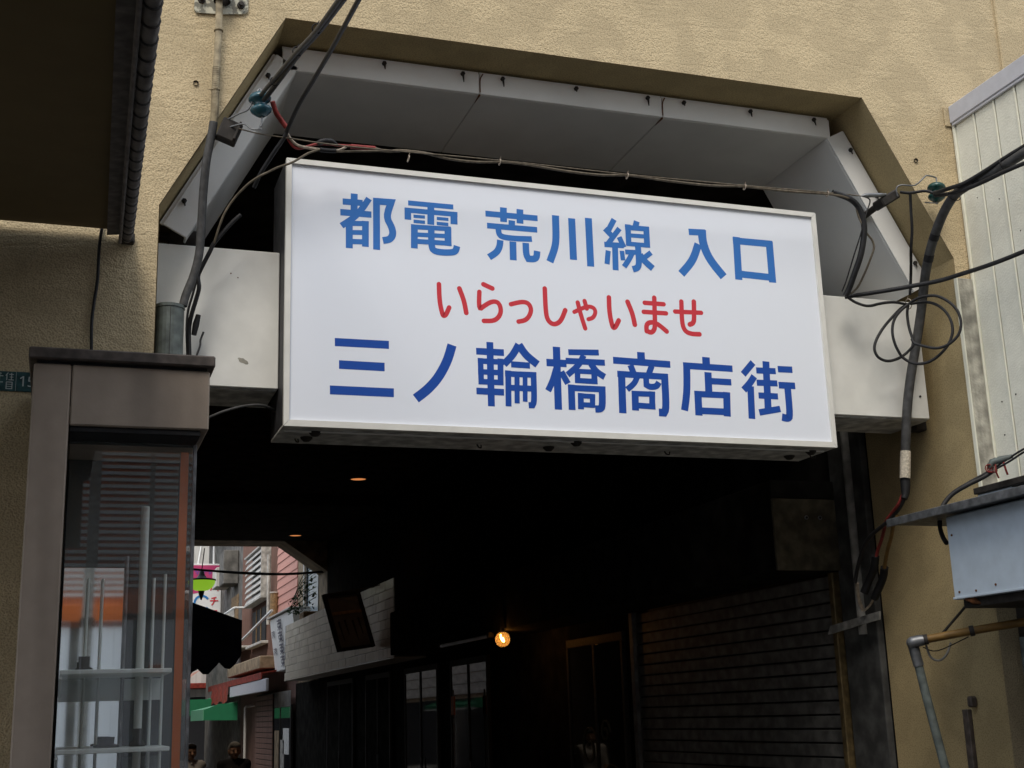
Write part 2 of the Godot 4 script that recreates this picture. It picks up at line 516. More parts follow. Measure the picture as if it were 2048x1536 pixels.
# a walking adult facing +z before turning; h is the height
func person(at: Vector3, h: float, turn: float, top: String, hair: String, label: String, short_sleeves: bool):
	var t := thing("person", at, label, "person")
	var f := h / 1.70
	var limbs := []      # skin: head, neck, forearms and hands
	var cloth := []
	var legs := []
	for s in [-1.0, 1.0]:
		var fwd: float = 0.14 * s
		var sh := V(0.175 * s, 1.40, -0.01)
		var el := V(0.235 * s, 1.12, -0.03 - fwd * 0.5)
		var wr := V(0.245 * s, 0.88, 0.03 - fwd)
		cloth += [[V(0.02 * s, 1.43, -0.01), sh, 0.062, 0.06], [sh, el, 0.058, 0.047]]
		if short_sleeves: limbs.append([el.lerp(sh, 0.2), wr, 0.041, 0.027])
		else: cloth.append([el, wr, 0.047, 0.036])
		var hip := V(0.09 * s, 0.90, 0.0)
		var knee := V(0.10 * s, 0.49, 0.03 + fwd * 0.7)
		var ank := V(0.10 * s, 0.09, -0.04 + fwd * 1.3)
		legs += [[hip, knee, 0.088, 0.062], [knee, ank, 0.06, 0.046]]
	cloth += [[V(0.07, 1.30, 0), V(0.085, 1.05, 0.0), 0.115, 0.095], [V(-0.07, 1.30, 0), V(-0.085, 1.05, 0.0), 0.115, 0.095], [V(0.08, 1.05, 0), V(-0.08, 0.88, 0), 0.10, 0.10], [V(-0.08, 1.05, 0), V(0.08, 0.88, 0), 0.10, 0.10]]
	for q in [cloth, legs, limbs]:
		for e in q:
			e[0] *= f; e[1] *= f; e[2] *= f; e[3] *= f
	var b := mb(t)
	var hy := 1.585
	var head := [[V(0, hy + 0.015, -0.012), V(0, hy + 0.03, 0.0), 0.088, 0.084], [V(0, hy - 0.045, 0.022), V(0, hy - 0.075, 0.045), 0.062, 0.04],
		[V(0.028, hy - 0.03, 0.045), V(-0.028, hy - 0.03, 0.045), 0.04, 0.04], [V(0, 1.40, -0.02), V(0, hy - 0.03, -0.01), 0.058, 0.054],
		[V(0, hy + 0.005, 0.083), V(0, hy - 0.033, 0.098), 0.008, 0.014], [V(0.045, hy + 0.015, 0.067), V(-0.045, hy + 0.015, 0.067), 0.012, 0.012],
		[V(0.082, hy + 0.0, -0.005), V(0.084, hy - 0.035, 0.0), 0.017, 0.011], [V(-0.082, hy + 0.0, -0.005), V(-0.084, hy - 0.035, 0.0), 0.017, 0.011]]
	for e in head:
		e[0] *= f; e[1] *= f; e[2] *= f; e[3] *= f
	nets(b, head, 0.0085, 0.012, at, turn)
	if limbs: nets(b, limbs, 0.014, 0.02, at, turn)
	for s in [-1.0, 1.0]:
		var w: Vector3 = V(0.245 * s, 0.87, 0.03 - 0.14 * s) * f
		var hand := [[w + V(0, 0.01, 0), w + V(0.0, -0.075, 0.004), 0.022, 0.026], [w + V(0, -0.06, -0.016), w + V(0, -0.075, 0.02), 0.022, 0.022]]
		for k in 4:
			var c := w + V(0, -0.085, -0.026 + 0.018 * k)
			var l: float = [0.055, 0.07, 0.075, 0.068][k]
			hand.append([c, c + V(-0.008 * s, -l * 0.5, 0.0), 0.0095, 0.009])
			hand.append([c + V(-0.008 * s, -l * 0.5, 0.0), c + V(-0.026 * s, -l * 0.92, 0.0), 0.009, 0.008])
		hand.append([w + V(-0.004 * s, -0.03, 0.02), w + V(-0.012 * s, -0.062, 0.046), 0.012, 0.010])
		hand.append([w + V(-0.012 * s, -0.062, 0.046), w + V(-0.018 * s, -0.088, 0.046), 0.010, 0.009])
		nets(b, hand, 0.006, 0.007, at, turn)
	obj("body", b, M.skin, t)
	b = mb(t)
	nets(b, cloth, 0.02, 0.05, at, turn)
	var rot := Basis(Vector3.UP, turn)
	b.tube([at + rot * (V(-0.055, 1.445, 0.0) * f), at + rot * (V(0.0, 1.425, 0.062) * f), at + rot * (V(0.055, 1.445, 0.0) * f), at + rot * (V(0, 1.465, -0.06) * f)], 0.018, 8)
	obj("jacket" if not short_sleeves else "shirt", b, M[top], t)
	b = mb(t)
	nets(b, legs, 0.02, 0.05, at, turn)
	obj("trousers", b, M.trousers, t)
	for s in [-1.0, 1.0]:
		b = mb(t)
		var a: Vector3 = V(0.10 * s, 0.045, -0.09 + 0.18 * s) * f
		nets(b, [[a, a + V(0.01 * s, -0.005, 0.19), 0.045, 0.038]], 0.014, 0.02, at, turn)
		obj("shoe", b, M.shoe, t)
	b = mb(t)
	var hr := [[V(0, hy + 0.028, -0.022), V(0, hy + 0.042, 0.0), 0.093, 0.089], [V(0, hy - 0.03, -0.035), V(0, hy + 0.02, -0.03), 0.078, 0.09], [V(0.04, hy + 0.075, 0.045), V(-0.04, hy + 0.085, 0.04), 0.035, 0.037]]
	for e in hr:
		e[0] *= f; e[1] *= f; e[2] *= f; e[3] *= f
	var low := func(p: Vector3) -> float: return maxf((hy + 0.055 - 0.075 * clampf((0.05 - p.z / f) / 0.06, 0.0, 1.0) - 0.05 * clampf((0.0 - p.z / f) / 0.05, 0.0, 1.0)) * f - p.y, -1.0)
	nets(b, hr, 0.0085, 0.015, at, turn, low)
	obj("hair", b, M[hair], t)
	for s in [-1.0, 1.0]:
		b = mb(t)
		b.lathe([Vector2(0.0, -0.006), Vector2(0.010, -0.003), Vector2(0.013, 0.0), Vector2(0.010, 0.003), Vector2(0.0, 0.006)], 8, Transform3D(rot, at + rot * (V(0.032 * s, hy - 0.002, 0.078) * f)))
		obj("eye", b, M.eye, t)
	b = mb(t)
	b.tube([at + rot * (V(-0.024, hy - 0.066, 0.074) * f), at + rot * (V(0, hy - 0.066, 0.086) * f), at + rot * (V(0.024, hy - 0.066, 0.074) * f)], [0.003, 0.007, 0.003], 6)
	obj("mouth", b, M.lip, t)

# flat lettering on a sheet: strokes are [width, x, y, x, y ...] in millimetres from the sheet's lower left corner
func glyph(called: String, parent: Node3D, strokes: Array, m: Material, xf: Transform3D, rounded := false, sc := 0.001):
	var b := mb()
	var z := 0.0
	for s in strokes:
		var pts := []
		for i in range(1, s.size(), 2): pts.append(Vector2(s[i], s[i + 1]) * sc)
		b.strip(eased(pts, 9.0 if rounded else 1.0), s[0] * sc, z, rounded)
		z += 0.00005
	var o := obj(called, b, m, parent)
	o.transform = Transform3D(xf.basis, xf.origin - place_of(parent))

func character(sign: Node3D, row: String, strokes: Array):
	glyph("character", sign, strokes, {a = M.blue_light, b = M.red_letter, c = M.blue_deep}[row], Transform3D(Basis.IDENTITY, V(0.9655, 3.2565, -0.1417)), row == "b")

# cuts the gentle corners of a stroke so that it bends instead of breaking; sharper turns than the limit (radians) stay
func eased(pts: Array, limit: float) -> Array:
	var p := pts
	for pass_ in 2:
		var o := [p[0]]
		for i in range(1, p.size() - 1):
			var a: Vector2 = p[i] - p[i - 1]
			var c: Vector2 = p[i + 1] - p[i]
			if absf(a.angle_to(c)) < limit:
				o.append(p[i] - a * 0.25); o.append(p[i] + c * 0.25)
			else: o.append(p[i])
		o.append(p[-1])
		p = o
	return p

# ---------- the place ----------
const XL := 0.345      # jambs of the opening
const XR := 4.85
const CEIL := 5.27     # passage ceiling
const FAR := -19.2     # inner face of the far wall

func _ready():
	rng.seed = 7
	var cam := Camera3D.new()
	cam.name = "camera"
	cam.fov = 32.763
	cam.near = 0.05
	cam.far = 400.0
	add_child(cam)
	cam.transform = Transform3D(Basis(V(0.946673, -0.031455, 0.320656), V(-0.049871, 0.968923, 0.242282), V(-0.318312, -0.245353, 0.915685)), V(0, 1.88, 6.0))
	cam.current = true
	var env := Environment.new()
	var sky_mat := ProceduralSkyMaterial.new()
	sky_mat.sky_top_color = Color(0.84, 0.88, 0.94)
	sky_mat.sky_horizon_color = Color(0.90, 0.92, 0.93)
	sky_mat.sky_curve = 0.2
	sky_mat.ground_bottom_color = Color(0.2, 0.2, 0.2)
	sky_mat.ground_horizon_color = Color(0.6, 0.6, 0.6)
	sky_mat.sun_angle_max = 0.0
	var sky := Sky.new()
	sky.sky_material = sky_mat
	env.background_mode = Environment.BG_SKY
	env.sky = sky
	env.background_energy_multiplier = 1.0
	env.tonemap_mode = Environment.TONE_MAPPER_LINEAR
	env.tonemap_exposure = 2.35
	env.sdfgi_enabled = true
	env.ssao_enabled = true
	env.ssil_enabled = true
	var we := WorldEnvironment.new()
	we.name = "world_environment"
	we.environment = env
	add_child(we)
	var sun := DirectionalLight3D.new()
	sun.name = "sun"
	sun.light_energy = 0.32
	sun.light_color = Color(1.0, 0.97, 0.93)
	sun.light_angular_distance = 25.0
	sun.shadow_enabled = true
	add_child(sun)
	sun.look_at_from_position(V(-3, 12, 9), V(1.5, 0, 0))
	make_textures()
	make_materials()
	build_ground()
	build_arcade()
	build_right_building()
	build_opposite()
	build_passage()
	build_alley()
	build_sign()
	build_cabinet()
	build_awning()
	build_wiring()
	person(V(2.365, 0, -12.95), 1.63, 0.1, "dark_jacket", "grey_hair", "grey haired person in a dark jacket walking through the passage", false)
	person(V(1.80, 0, -13.3), 1.625, 0.3, "white_shirt", "black_hair", "black haired person in a white top beside the grey haired one", true)

func build_ground():
	var b := mb()
	b.quad(V(-150, 0, 150), V(150, 0, 150), V(150, 0, -150), V(-150, 0, -150))
	structure("street", b, M.asphalt)
	b = mb()
	b.box(V(XL + 0.01, -0.1, -80), V(XR - 0.01, 0.02, 0.4), 0.01)
	structure("pavement", b, M.paving)

func build_arcade():
	var t := thing("arcade_building", V(0, 0, 0), "beige stucco building with a chamfered opening over the passage", "building")
	# the street wall with its chamfered opening, a metre thick
	var hole := [Vector2(XL, -0.2), Vector2(XL, 4.275), Vector2(0.932, 5.35), Vector2(4.333, 5.35), Vector2(XR, 4.39), Vector2(XR, -0.2)]
	var p := PackedVector2Array([Vector2(-9, -0.2)] + hole + [Vector2(14, -0.2), Vector2(14, 10), Vector2(-9, 10)])
	var b := mb(t)
	b.prism(p, -1.05, 0.0)
	obj("wall", b, M.stucco, t)
	# smooth painted lining of the opening
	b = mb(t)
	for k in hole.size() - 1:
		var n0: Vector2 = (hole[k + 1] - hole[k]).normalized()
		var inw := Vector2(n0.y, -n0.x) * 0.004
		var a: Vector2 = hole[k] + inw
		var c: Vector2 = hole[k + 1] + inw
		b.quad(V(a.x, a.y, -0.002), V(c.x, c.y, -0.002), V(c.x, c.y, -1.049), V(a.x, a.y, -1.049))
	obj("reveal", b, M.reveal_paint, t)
	# a shallow vertical offset in the stucco, upper right, and the grey stain under the coping end
	part_box("wall_ridge", V(5.38, 5.3, -0.01), V(5.62, 9.9, 0.018), M.stucco, t, 0.012)
	for q in [[0.497, 4.925], [4.66, 4.985]]:
		b = mb(t)
		b.lathe([Vector2(0.0, -0.006), Vector2(0.008, -0.004), Vector2(0.013, 0.0), Vector2(0.0135, 0.006)], 9, Transform3D(Basis(Vector3.RIGHT, Vector3.BACK, Vector3.UP), V(q[0], q[1], 0.003)))
		obj("anchor_hole", b, M.iron, t)
	# white metal soffit: a folded lip and a plate behind it, three lengths across the top
	var xs := [0.955, 2.042, 3.147, 4.262]
	var plates := []
	for k in 3:
		b = mb(t)
		var x0: float = xs[k] + 0.0015
		var x1: float = xs[k + 1] - 0.0015
		b.box(V(x0, 5.195, -0.265), V(x1, 5.315, -0.25), 0.004)
		b.box(V(x0, 5.308, -0.272), V(x1, 5.334, -0.2655), 0.003)
		b.box(V(x0, 5.193, -1.04), V(x1, 5.205, -0.2655), 0.002)
		plates.append(obj("soffit_panel", b, M.panel_white, t))
	for x in [1.502, 1.943, 2.174, 2.612, 3.055, 3.285, 3.721, 4.152]:
		b = mb(t)
		var l := rng.randf_range(0.02, 0.055)
		b.tube([V(x, 5.30, -0.249), V(x, 5.30, -0.236)], 0.013, 6)
		b.tube([V(x, 5.297, -0.24), V(x + rng.randf_range(-0.004, 0.004), 5.297 - l, -0.232)], [0.008, 0.003], 5)
		obj("bolt", b, M.iron, plates[0 if x < 2.042 else (1 if x < 3.147 else 2)])
	# dark bracket pipe tucked behind the left end of the opening
	part_tube("bracket_pipe", [V(XL + 0.01, 4.255, -0.36), V(0.42, 4.25, -0.36), V(0.425, 4.25, -0.36), V(0.575, 4.245, -0.36)], [0.02, 0.02, 0.045, 0.045], M.iron, t, 10)
	for x in [2.042, 3.147]:
		b = mb(t)
		b.tube(curve([V(x + 0.018, 5.315, -0.2465), V(x + 0.002, 5.28, -0.2475), V(x, 5.205, -0.2475)]), 0.0035, 5)
		b.tube([V(x - 0.001, 5.1915, -0.26), V(x + 0.001, 5.192, -0.36)], [0.007, 0.001], 5)
		obj("rust_run", b, M.rust, plates[0 if x < 3.0 else 1])
	# the same folded panels along both chamfers
	for side_ in [[Vector2(0.932, 5.35), Vector2(0.345, 4.275), 0.055, 0.985, -1.0], [Vector2(4.333, 5.35), Vector2(4.85, 4.39), 0.085, 1.06, 1.0]]:
		var a: Vector2 = side_[0]
		var c: Vector2 = side_[1]
		var d := (c - a).normalized()
		var n: Vector2 = Vector2(d.y, -d.x) * side_[4]      # towards the middle of the opening
		if n.y > 0.0: n = -n
		var l := a.distance_to(c)
		var xf := Transform3D(Basis(V(d.x, d.y, 0), V(n.x, n.y, 0), V(0, 0, side_[4])), V(a.x, a.y, 0))
		var s0: float = side_[2] * l
		var s1: float = side_[3] * l
		b = mb(t)
		var z0 := -0.25
		for q in [[0.03, 0.16, 0.0, 0.015], [0.012, 0.036, 0.016, 0.022], [0.15, 0.162, 0.0155, 0.79]]:
			var za: float = (z0 - q[2]) * side_[4]
			var zb: float = (z0 - q[3]) * side_[4]
			b.box(V(s0, q[0], minf(za, zb)), V(s1, q[1], maxf(za, zb)), 0.002, xf)
		var plate := obj("soffit_panel", b, M.panel_white, t)
		for f in [0.12, 0.42, 0.86]:
			b = mb(t)
			var pt := xf * V(lerpf(s0, s1, f), 0.055, z0 * side_[4])
			b.tube([pt, pt + V(0, 0, 0.014)], 0.013, 6)
			b.tube([pt + V(0, 0, 0.012), pt + V(0.004, -0.03, 0.016)], [0.007, 0.003], 5)
			obj("bolt", b, M.iron, plate)
	# passage shell behind the wall
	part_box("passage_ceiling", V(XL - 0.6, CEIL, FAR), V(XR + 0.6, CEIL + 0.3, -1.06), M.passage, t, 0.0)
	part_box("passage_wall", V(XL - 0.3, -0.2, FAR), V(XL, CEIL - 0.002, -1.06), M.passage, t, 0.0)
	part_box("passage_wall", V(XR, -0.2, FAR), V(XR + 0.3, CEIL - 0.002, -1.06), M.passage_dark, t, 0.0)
	for z in [-7.4, -14.2]:
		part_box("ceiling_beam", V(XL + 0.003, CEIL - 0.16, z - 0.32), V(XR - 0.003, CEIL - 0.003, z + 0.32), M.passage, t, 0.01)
	b = mb(t)
	var far_hole := [Vector2(XL, -0.2), Vector2(XL, 4.66), Vector2(1.02, 5.255), Vector2(4.015, 5.262), Vector2(XR, 4.69), Vector2(XR, -0.2)]
	b.prism(PackedVector2Array([Vector2(-9, -0.2)] + far_hole + [Vector2(14, -0.2), Vector2(14, 10), Vector2(-9, 10)]), FAR - 0.85, FAR - 0.003)
	obj("rear_wall", b, M.tan_wall, t)
	part_box("jamb_lining", V(XR - 0.008, 0.03, FAR - 0.84), V(XR - 0.001, 2.69, FAR), M.passage_dark, t, 0.0)
	part_box("roof", V(-9, 9.4, FAR), V(14, 9.7, -1.055), M.grey_wall, t, 0.0)
	# recessed ceiling lamps; the left pair is unseen, added to light the walkers
	for q in [[3.99, -12.4, "recessed ceiling lamp glowing amber, nearer of two that show in the passage", 0.05, 60.0], [4.09, -18.4, "recessed ceiling lamp glowing amber close to the far opening", 0.05, 60.0],
		[1.25, -12.4, "added ceiling lamp lighting the walking people, out of sight behind the cabinet", 1.3, 44.0], [1.25, -18.4, "added ceiling lamp at the far left of the passage, out of sight", 1.3, 44.0]]:
		var d := thing("ceiling_lamp", V(q[0], CEIL, q[1]), q[2], "ceiling lamp", "recessed ceiling lamps")
		b = mb(d)
		b.lathe([Vector2(0.122, -0.002), Vector2(0.135, -0.012), Vector2(0.125, -0.018), Vector2(0.112, -0.012), Vector2(0.11, -0.004)], 24, Transform3D(Basis.IDENTITY, V(q[0], CEIL, q[1])))
		obj("rim", b, M.iron, d)
		b = mb(d)
		b.lathe([Vector2(0.0, -0.009), Vector2(0.111, -0.006)], 24, Transform3D(Basis.IDENTITY, V(q[0], CEIL, q[1])))
		obj("lamp_disc", b, M.amber_glow, d)
		var o := SpotLight3D.new()
		o.name = "lamp_light"
		o.position = V(0, -0.03, 0)
		o.rotation.x = -PI / 2
		o.light_color = Color(1.0, 0.9, 0.78) if q[0] < 2.0 else Color(1.0, 0.72, 0.48)
		o.light_energy = q[3]
		o.light_size = 0.08
		o.spot_range = 12.0
		o.spot_angle = q[4]
		o.spot_attenuation = 2.0
		o.shadow_enabled = true
		d.add_child(o)

func build_sign():
	# white box beams either side of the sign
	for q in [[XL + 0.003, 0.9625, "white metal box beam left of the signboard, stained near its foot", 3.476, 4.19], [4.0375, 4.778, "white metal box beam right of the signboard, behind the coiled cable", 3.486, 4.203]]:
		var w := thing("box_beam", V(q[0], q[3], -0.49), q[2], "beam", "white beams beside the signboard")
		part_box("casing", V(q[0], q[3], -0.68), V(q[1], q[4], -0.29), M.beam_white, w, 0.004)
		part_box("edge_trim", V(q[0] + 0.006, q[3] - 0.008, -0.672), V(q[1] - 0.006, q[3] - 0.0005, -0.31), M.sign_grey, w, 0.002)
		if q[0] > 2.0:
			var hole := mb(w)
			hole.tube([V(4.725, 3.62, -0.291), V(4.725, 3.62, -0.284)], 0.007, 8)
			obj("screw", hole, M.iron, w)
			part_box("hanger", V(4.775, 3.45, -0.5), V(XR + 0.01, 4.1, -0.42), M.iron, w, 0.004)
		else:
			for s in [[0.79, 3.61, 0.028, 0.012, -25.0], [0.72, 4.06, 0.004, 0.004, 0.0], [0.755, 4.04, 0.004, 0.003, 0.0]]:
				var stain := mb(w)
				var pts := PackedVector2Array()
				for k in 14:
					pts.append(Vector2(cos(TAU * k / 14), sin(TAU * k / 14)) * Vector2(s[2], s[3]) * rng.randf_range(0.8, 1.15))
				stain.prism(pts, 0.0, 0.0006, Transform3D(Basis(Vector3.BACK, deg_to_rad(s[4])), V(s[0], s[1], -0.2898)))
				obj("stain", stain, M.worn_board if s[2] > 0.02 else M.rust, w)
	var t := thing("signboard", V(2.49, 3.2565, -0.34), "large white signboard with blue and red Japanese lettering over the passage", "signboard")
	var x0 := 0.9655
	var x1 := 4.0245
	var y0 := 3.2565
	var y1 := 4.643
	part_box("case", V(x0, y0 + 0.014, -0.54), V(x1, y1, -0.158), M.sign_side_shade, t, 0.004)
	part_box("bottom_plate", V(x0 + 0.001, y0 + 0.001, -0.539), V(x1 - 0.001, y0 + 0.0135, -0.159), M.sign_grey, t, 0.001)
	var panel := part_box("panel", V(x0 + 0.02, y0 + 0.022, -0.1575), V(x1 - 0.02, y1 - 0.02, -0.142), M.sign_white, t, 0.0)
	panel.set_meta("label", "white panel with lettering")
	# mitred frame
	var fw := 0.027
	var o := [Vector2(x0, y0), Vector2(x1, y0), Vector2(x1, y1), Vector2(x0, y1)]
	var n := [Vector2(x0 + fw, y0 + fw * 1.15), Vector2(x1 - fw, y0 + fw * 1.15), Vector2(x1 - fw, y1 - fw), Vector2(x0 + fw, y1 - fw)]
	for k in 4:
		var b := mb(t)
		var j := (k + 1) % 4
		var along: Vector2 = (o[j] - o[k]).normalized() * 0.0012
		b.prism(PackedVector2Array([o[k] + along, o[j] - along, n[j] - along, n[k] + along]), -0.1575, -0.128)
		obj("frame", b, M.frame_white, t)
	part_box("drip_edge", V(x0 + 0.02, y0 - 0.006, -0.236), V(x1 - 0.02, y0 + 0.0015, -0.23), M.frame_white, t, 0.001)
	for q in [[1.14, -0.25], [1.12, -0.38], [2.52, -0.25], [2.42, -0.4], [3.93, -0.25], [3.88, -0.4]]:
		var b := mb(t)
		b.lathe([Vector2(0.0, -0.022), Vector2(0.016, -0.02), Vector2(0.03, -0.006), Vector2(0.032, 0.001)], 12, Transform3D(Basis.IDENTITY, V(q[0], y0, q[1])))
		obj("cable_gland", b, M.iron, t)
	for q in [[1.07, -0.42], [2.02, -0.4], [3.1, -0.4], [3.99, -0.36]]:
		part_tube("hook", curve([V(q[0], y0 + 0.001, q[1]), V(q[0] + 0.004, y0 - 0.015, q[1] + 0.01), V(q[0] + 0.012, y0 - 0.022, q[1] + 0.03), V(q[0] + 0.006, y0 - 0.012, q[1] + 0.05)]), 0.004, M.iron, t, 6)
	character(panel, "a", [[34,289,1183,393,1185], [36,349,1232,348,1132], [35,277,1124,438,1126], [33,426,1213,393,1157,348,1100,283,1051], [36,323,1074,323,934], [35,407,1088,406,949], [28,307,1067,423,1075], [26,323,1019,406,1025], [28,323,970,406,975], [36,465,1220,464,938], [37,465,1202,542,1204,515,1121,545,1067,551,1029,534,999,497,991]])
	character(panel, "a", [[28,632,1210,876,1211], [28,613,1169,898,1171], [35,630,1181,630,1117], [38,878,1180,878,1115], [37,754,1210,752,1101], [18,660,1139,721,1140], [19,660,1111,721,1111], [18,785,1139,848,1139], [19,784,1111,847,1111], [36,664,1094,662,963], [26,646,1080,861,1087], [37,844,1092,843,992], [24,665,1039,843,1046], [27,664,1002,862,1007], [35,754,1096,753,980,766,957,813,953,865,958,884,967,891,996]])
	character(panel, "a", [[33,1052,1192,1345,1193], [38,1153,1236,1152,1154], [38,1246,1235,1244,1154], [36,1198,1167,1197,1132], [32,1059,1125,1340,1127], [32,1121,1117,1123,1084,1141,1068,1217,1066,1308,1072], [36,1130,1050,1126,1014,1109,980,1065,949], [38,1200,1048,1199,944], [37,1272,1047,1272,981,1284,959,1314,959,1331,971,1335,1007]])
	character(panel, "a", [[41,1448,1220,1447,1099,1439,1037,1405,952], [41,1541,1212,1541,975], [41,1639,1223,1639,945]])
	character(panel, "a", [[32,1791,1230,1747,1151], [33,1733,1171,1779,1126], [30,1820,1180,1743,1079], [31,1725,1079,1839,1082], [31,1815,1130,1841,1072], [35,1788,1078,1784,936], [30,1746,1045,1735,967], [27,1827,1051,1831,996], [35,1926,1232,1917,1200], [33,1871,1208,1870,1085], [36,1981,1206,1980,1084], [30,1853,1190,1997,1192], [24,1872,1145,1980,1147], [26,1856,1095,1998,1096], [36,1924,1090,1926,991,1916,959,1885,950], [28,1846,1046,1907,1049], [30,1888,1045,1867,1004,1835,960], [29,2001,1056,1942,1010], [38,1933,1038,1955,1006,2006,964]])
	character(panel, "a", [[38,2240,1199,2344,1204], [51,2323,1220,2322,1142,2355,1049,2438,951], [46,2294,1132,2255,1032,2177,947]])
	character(panel, "a", [[45,2537,1196,2532,941], [46,2746,1188,2746,941], [41,2513,1172,2767,1173], [41,2527,976,2745,971]])
	character(panel, "b", [[25,790,779,791,689,805,617,814,609,826,619,842,657], [26,899,764,923,699,933,635]])
	character(panel, "b", [[26,1030,797,1078,778], [25,1007,754,1001,654,1036,684,1078,709,1111,704,1124,663,1111,625,1080,601,1027,598]])
	character(panel, "b", [[25,1178,699,1238,718,1276,713,1291,679,1278,641,1254,616,1217,607]])
	character(panel, "b", [[26,1370,800,1370,666,1382,620,1415,602,1454,625,1481,688]])
	character(panel, "b", [[23,1532,682,1604,719,1643,716,1656,691,1640,657,1611,647], [25,1554,736,1568,671,1590,595], [25,1594,747,1604,706]])
	character(panel, "b", [[27,1736,778,1734,692,1747,616,1756,608,1768,618,1786,652], [28,1844,761,1869,697,1879,635]])
	character(panel, "b", [[26,1945,763,2058,763], [26,1936,711,2069,712], [27,2004,796,1999,634,1989,607,1969,595,1948,606], [27,1947,603,1946,635,1964,654,1999,655,2033,636,2066,609]])
	character(panel, "b", [[26,2124,726,2282,730], [28,2242,791,2237,688,2228,666,2208,658], [27,2166,786,2161,662,2176,617,2215,604,2263,606]])
	character(panel, "c", [[42,250,436,524,438], [44,271,322,501,322], [45,226,191,547,192]])
	character(panel, "c", [[49,853,458,828,374,779,283,720,216,659,168]])
	character(panel, "c", [[36,981,433,1131,434], [37,1056,486,1055,146], [30,1003,398,1004,258], [32,1111,401,1108,259], [30,988,382,1129,383], [29,988,325,1125,326], [30,990,273,1123,274], [35,977,223,1125,223], [38,1213,483,1179,423,1129,372], [42,1214,482,1248,429,1313,381], [33,1168,374,1271,373], [32,1151,340,1147,150], [31,1133,322,1304,324], [32,1289,339,1288,182,1277,162,1256,161], [28,1198,317,1194,168], [26,1242,320,1238,179], [31,1149,249,1290,250]])
	character(panel, "c", [[40,1363,395,1475,395], [41,1422,483,1419,145], [34,1415,362,1394,297,1366,243], [35,1444,350,1461,318,1478,287], [32,1488,458,1661,466], [33,1574,446,1545,391,1478,334], [33,1471,410,1693,412], [36,1613,402,1641,360,1688,334], [31,1535,367,1533,297], [34,1630,367,1628,299], [27,1536,357,1630,358], [29,1518,307,1646,306], [38,1496,283,1495,147], [33,1478,265,1687,266], [39,1670,282,1667,175,1654,159,1625,158], [33,1547,240,1545,153], [30,1614,238,1610,168], [27,1532,226,1627,224], [27,1546,178,1623,177]])
	character(panel, "c", [[38,1741,429,2075,424], [45,1905,483,1905,433], [36,1840,408,1857,361], [34,1965,411,1945,366], [42,1786,372,1781,142], [35,1761,355,2053,354], [42,2037,371,2035,179,2020,155,1990,156], [32,1876,344,1857,307,1813,272], [34,1927,347,1927,303,1948,292,1987,298,2001,322], [40,1858,267,1855,160], [35,1958,269,1953,182], [30,1843,252,1974,254], [32,1856,188,1972,186]])
	character(panel, "c", [[46,2292,478,2291,433], [37,2151,423,2450,421], [42,2173,437,2165,279,2142,173], [43,2298,393,2295,278], [36,2312,344,2436,344], [43,2229,282,2226,149], [43,2403,287,2396,151], [35,2207,268,2416,269], [37,2224,176,2398,176]])
	character(panel, "c", [[38,2580,464,2513,393], [39,2581,386,2553,347,2509,304], [41,2553,328,2546,144], [43,2661,475,2651,206], [35,2596,420,2718,422], [35,2593,350,2722,352], [35,2598,278,2719,278], [36,2594,182,2727,208], [37,2732,435,2824,436], [38,2729,343,2833,344], [42,2784,340,2785,171,2769,155,2733,162]])

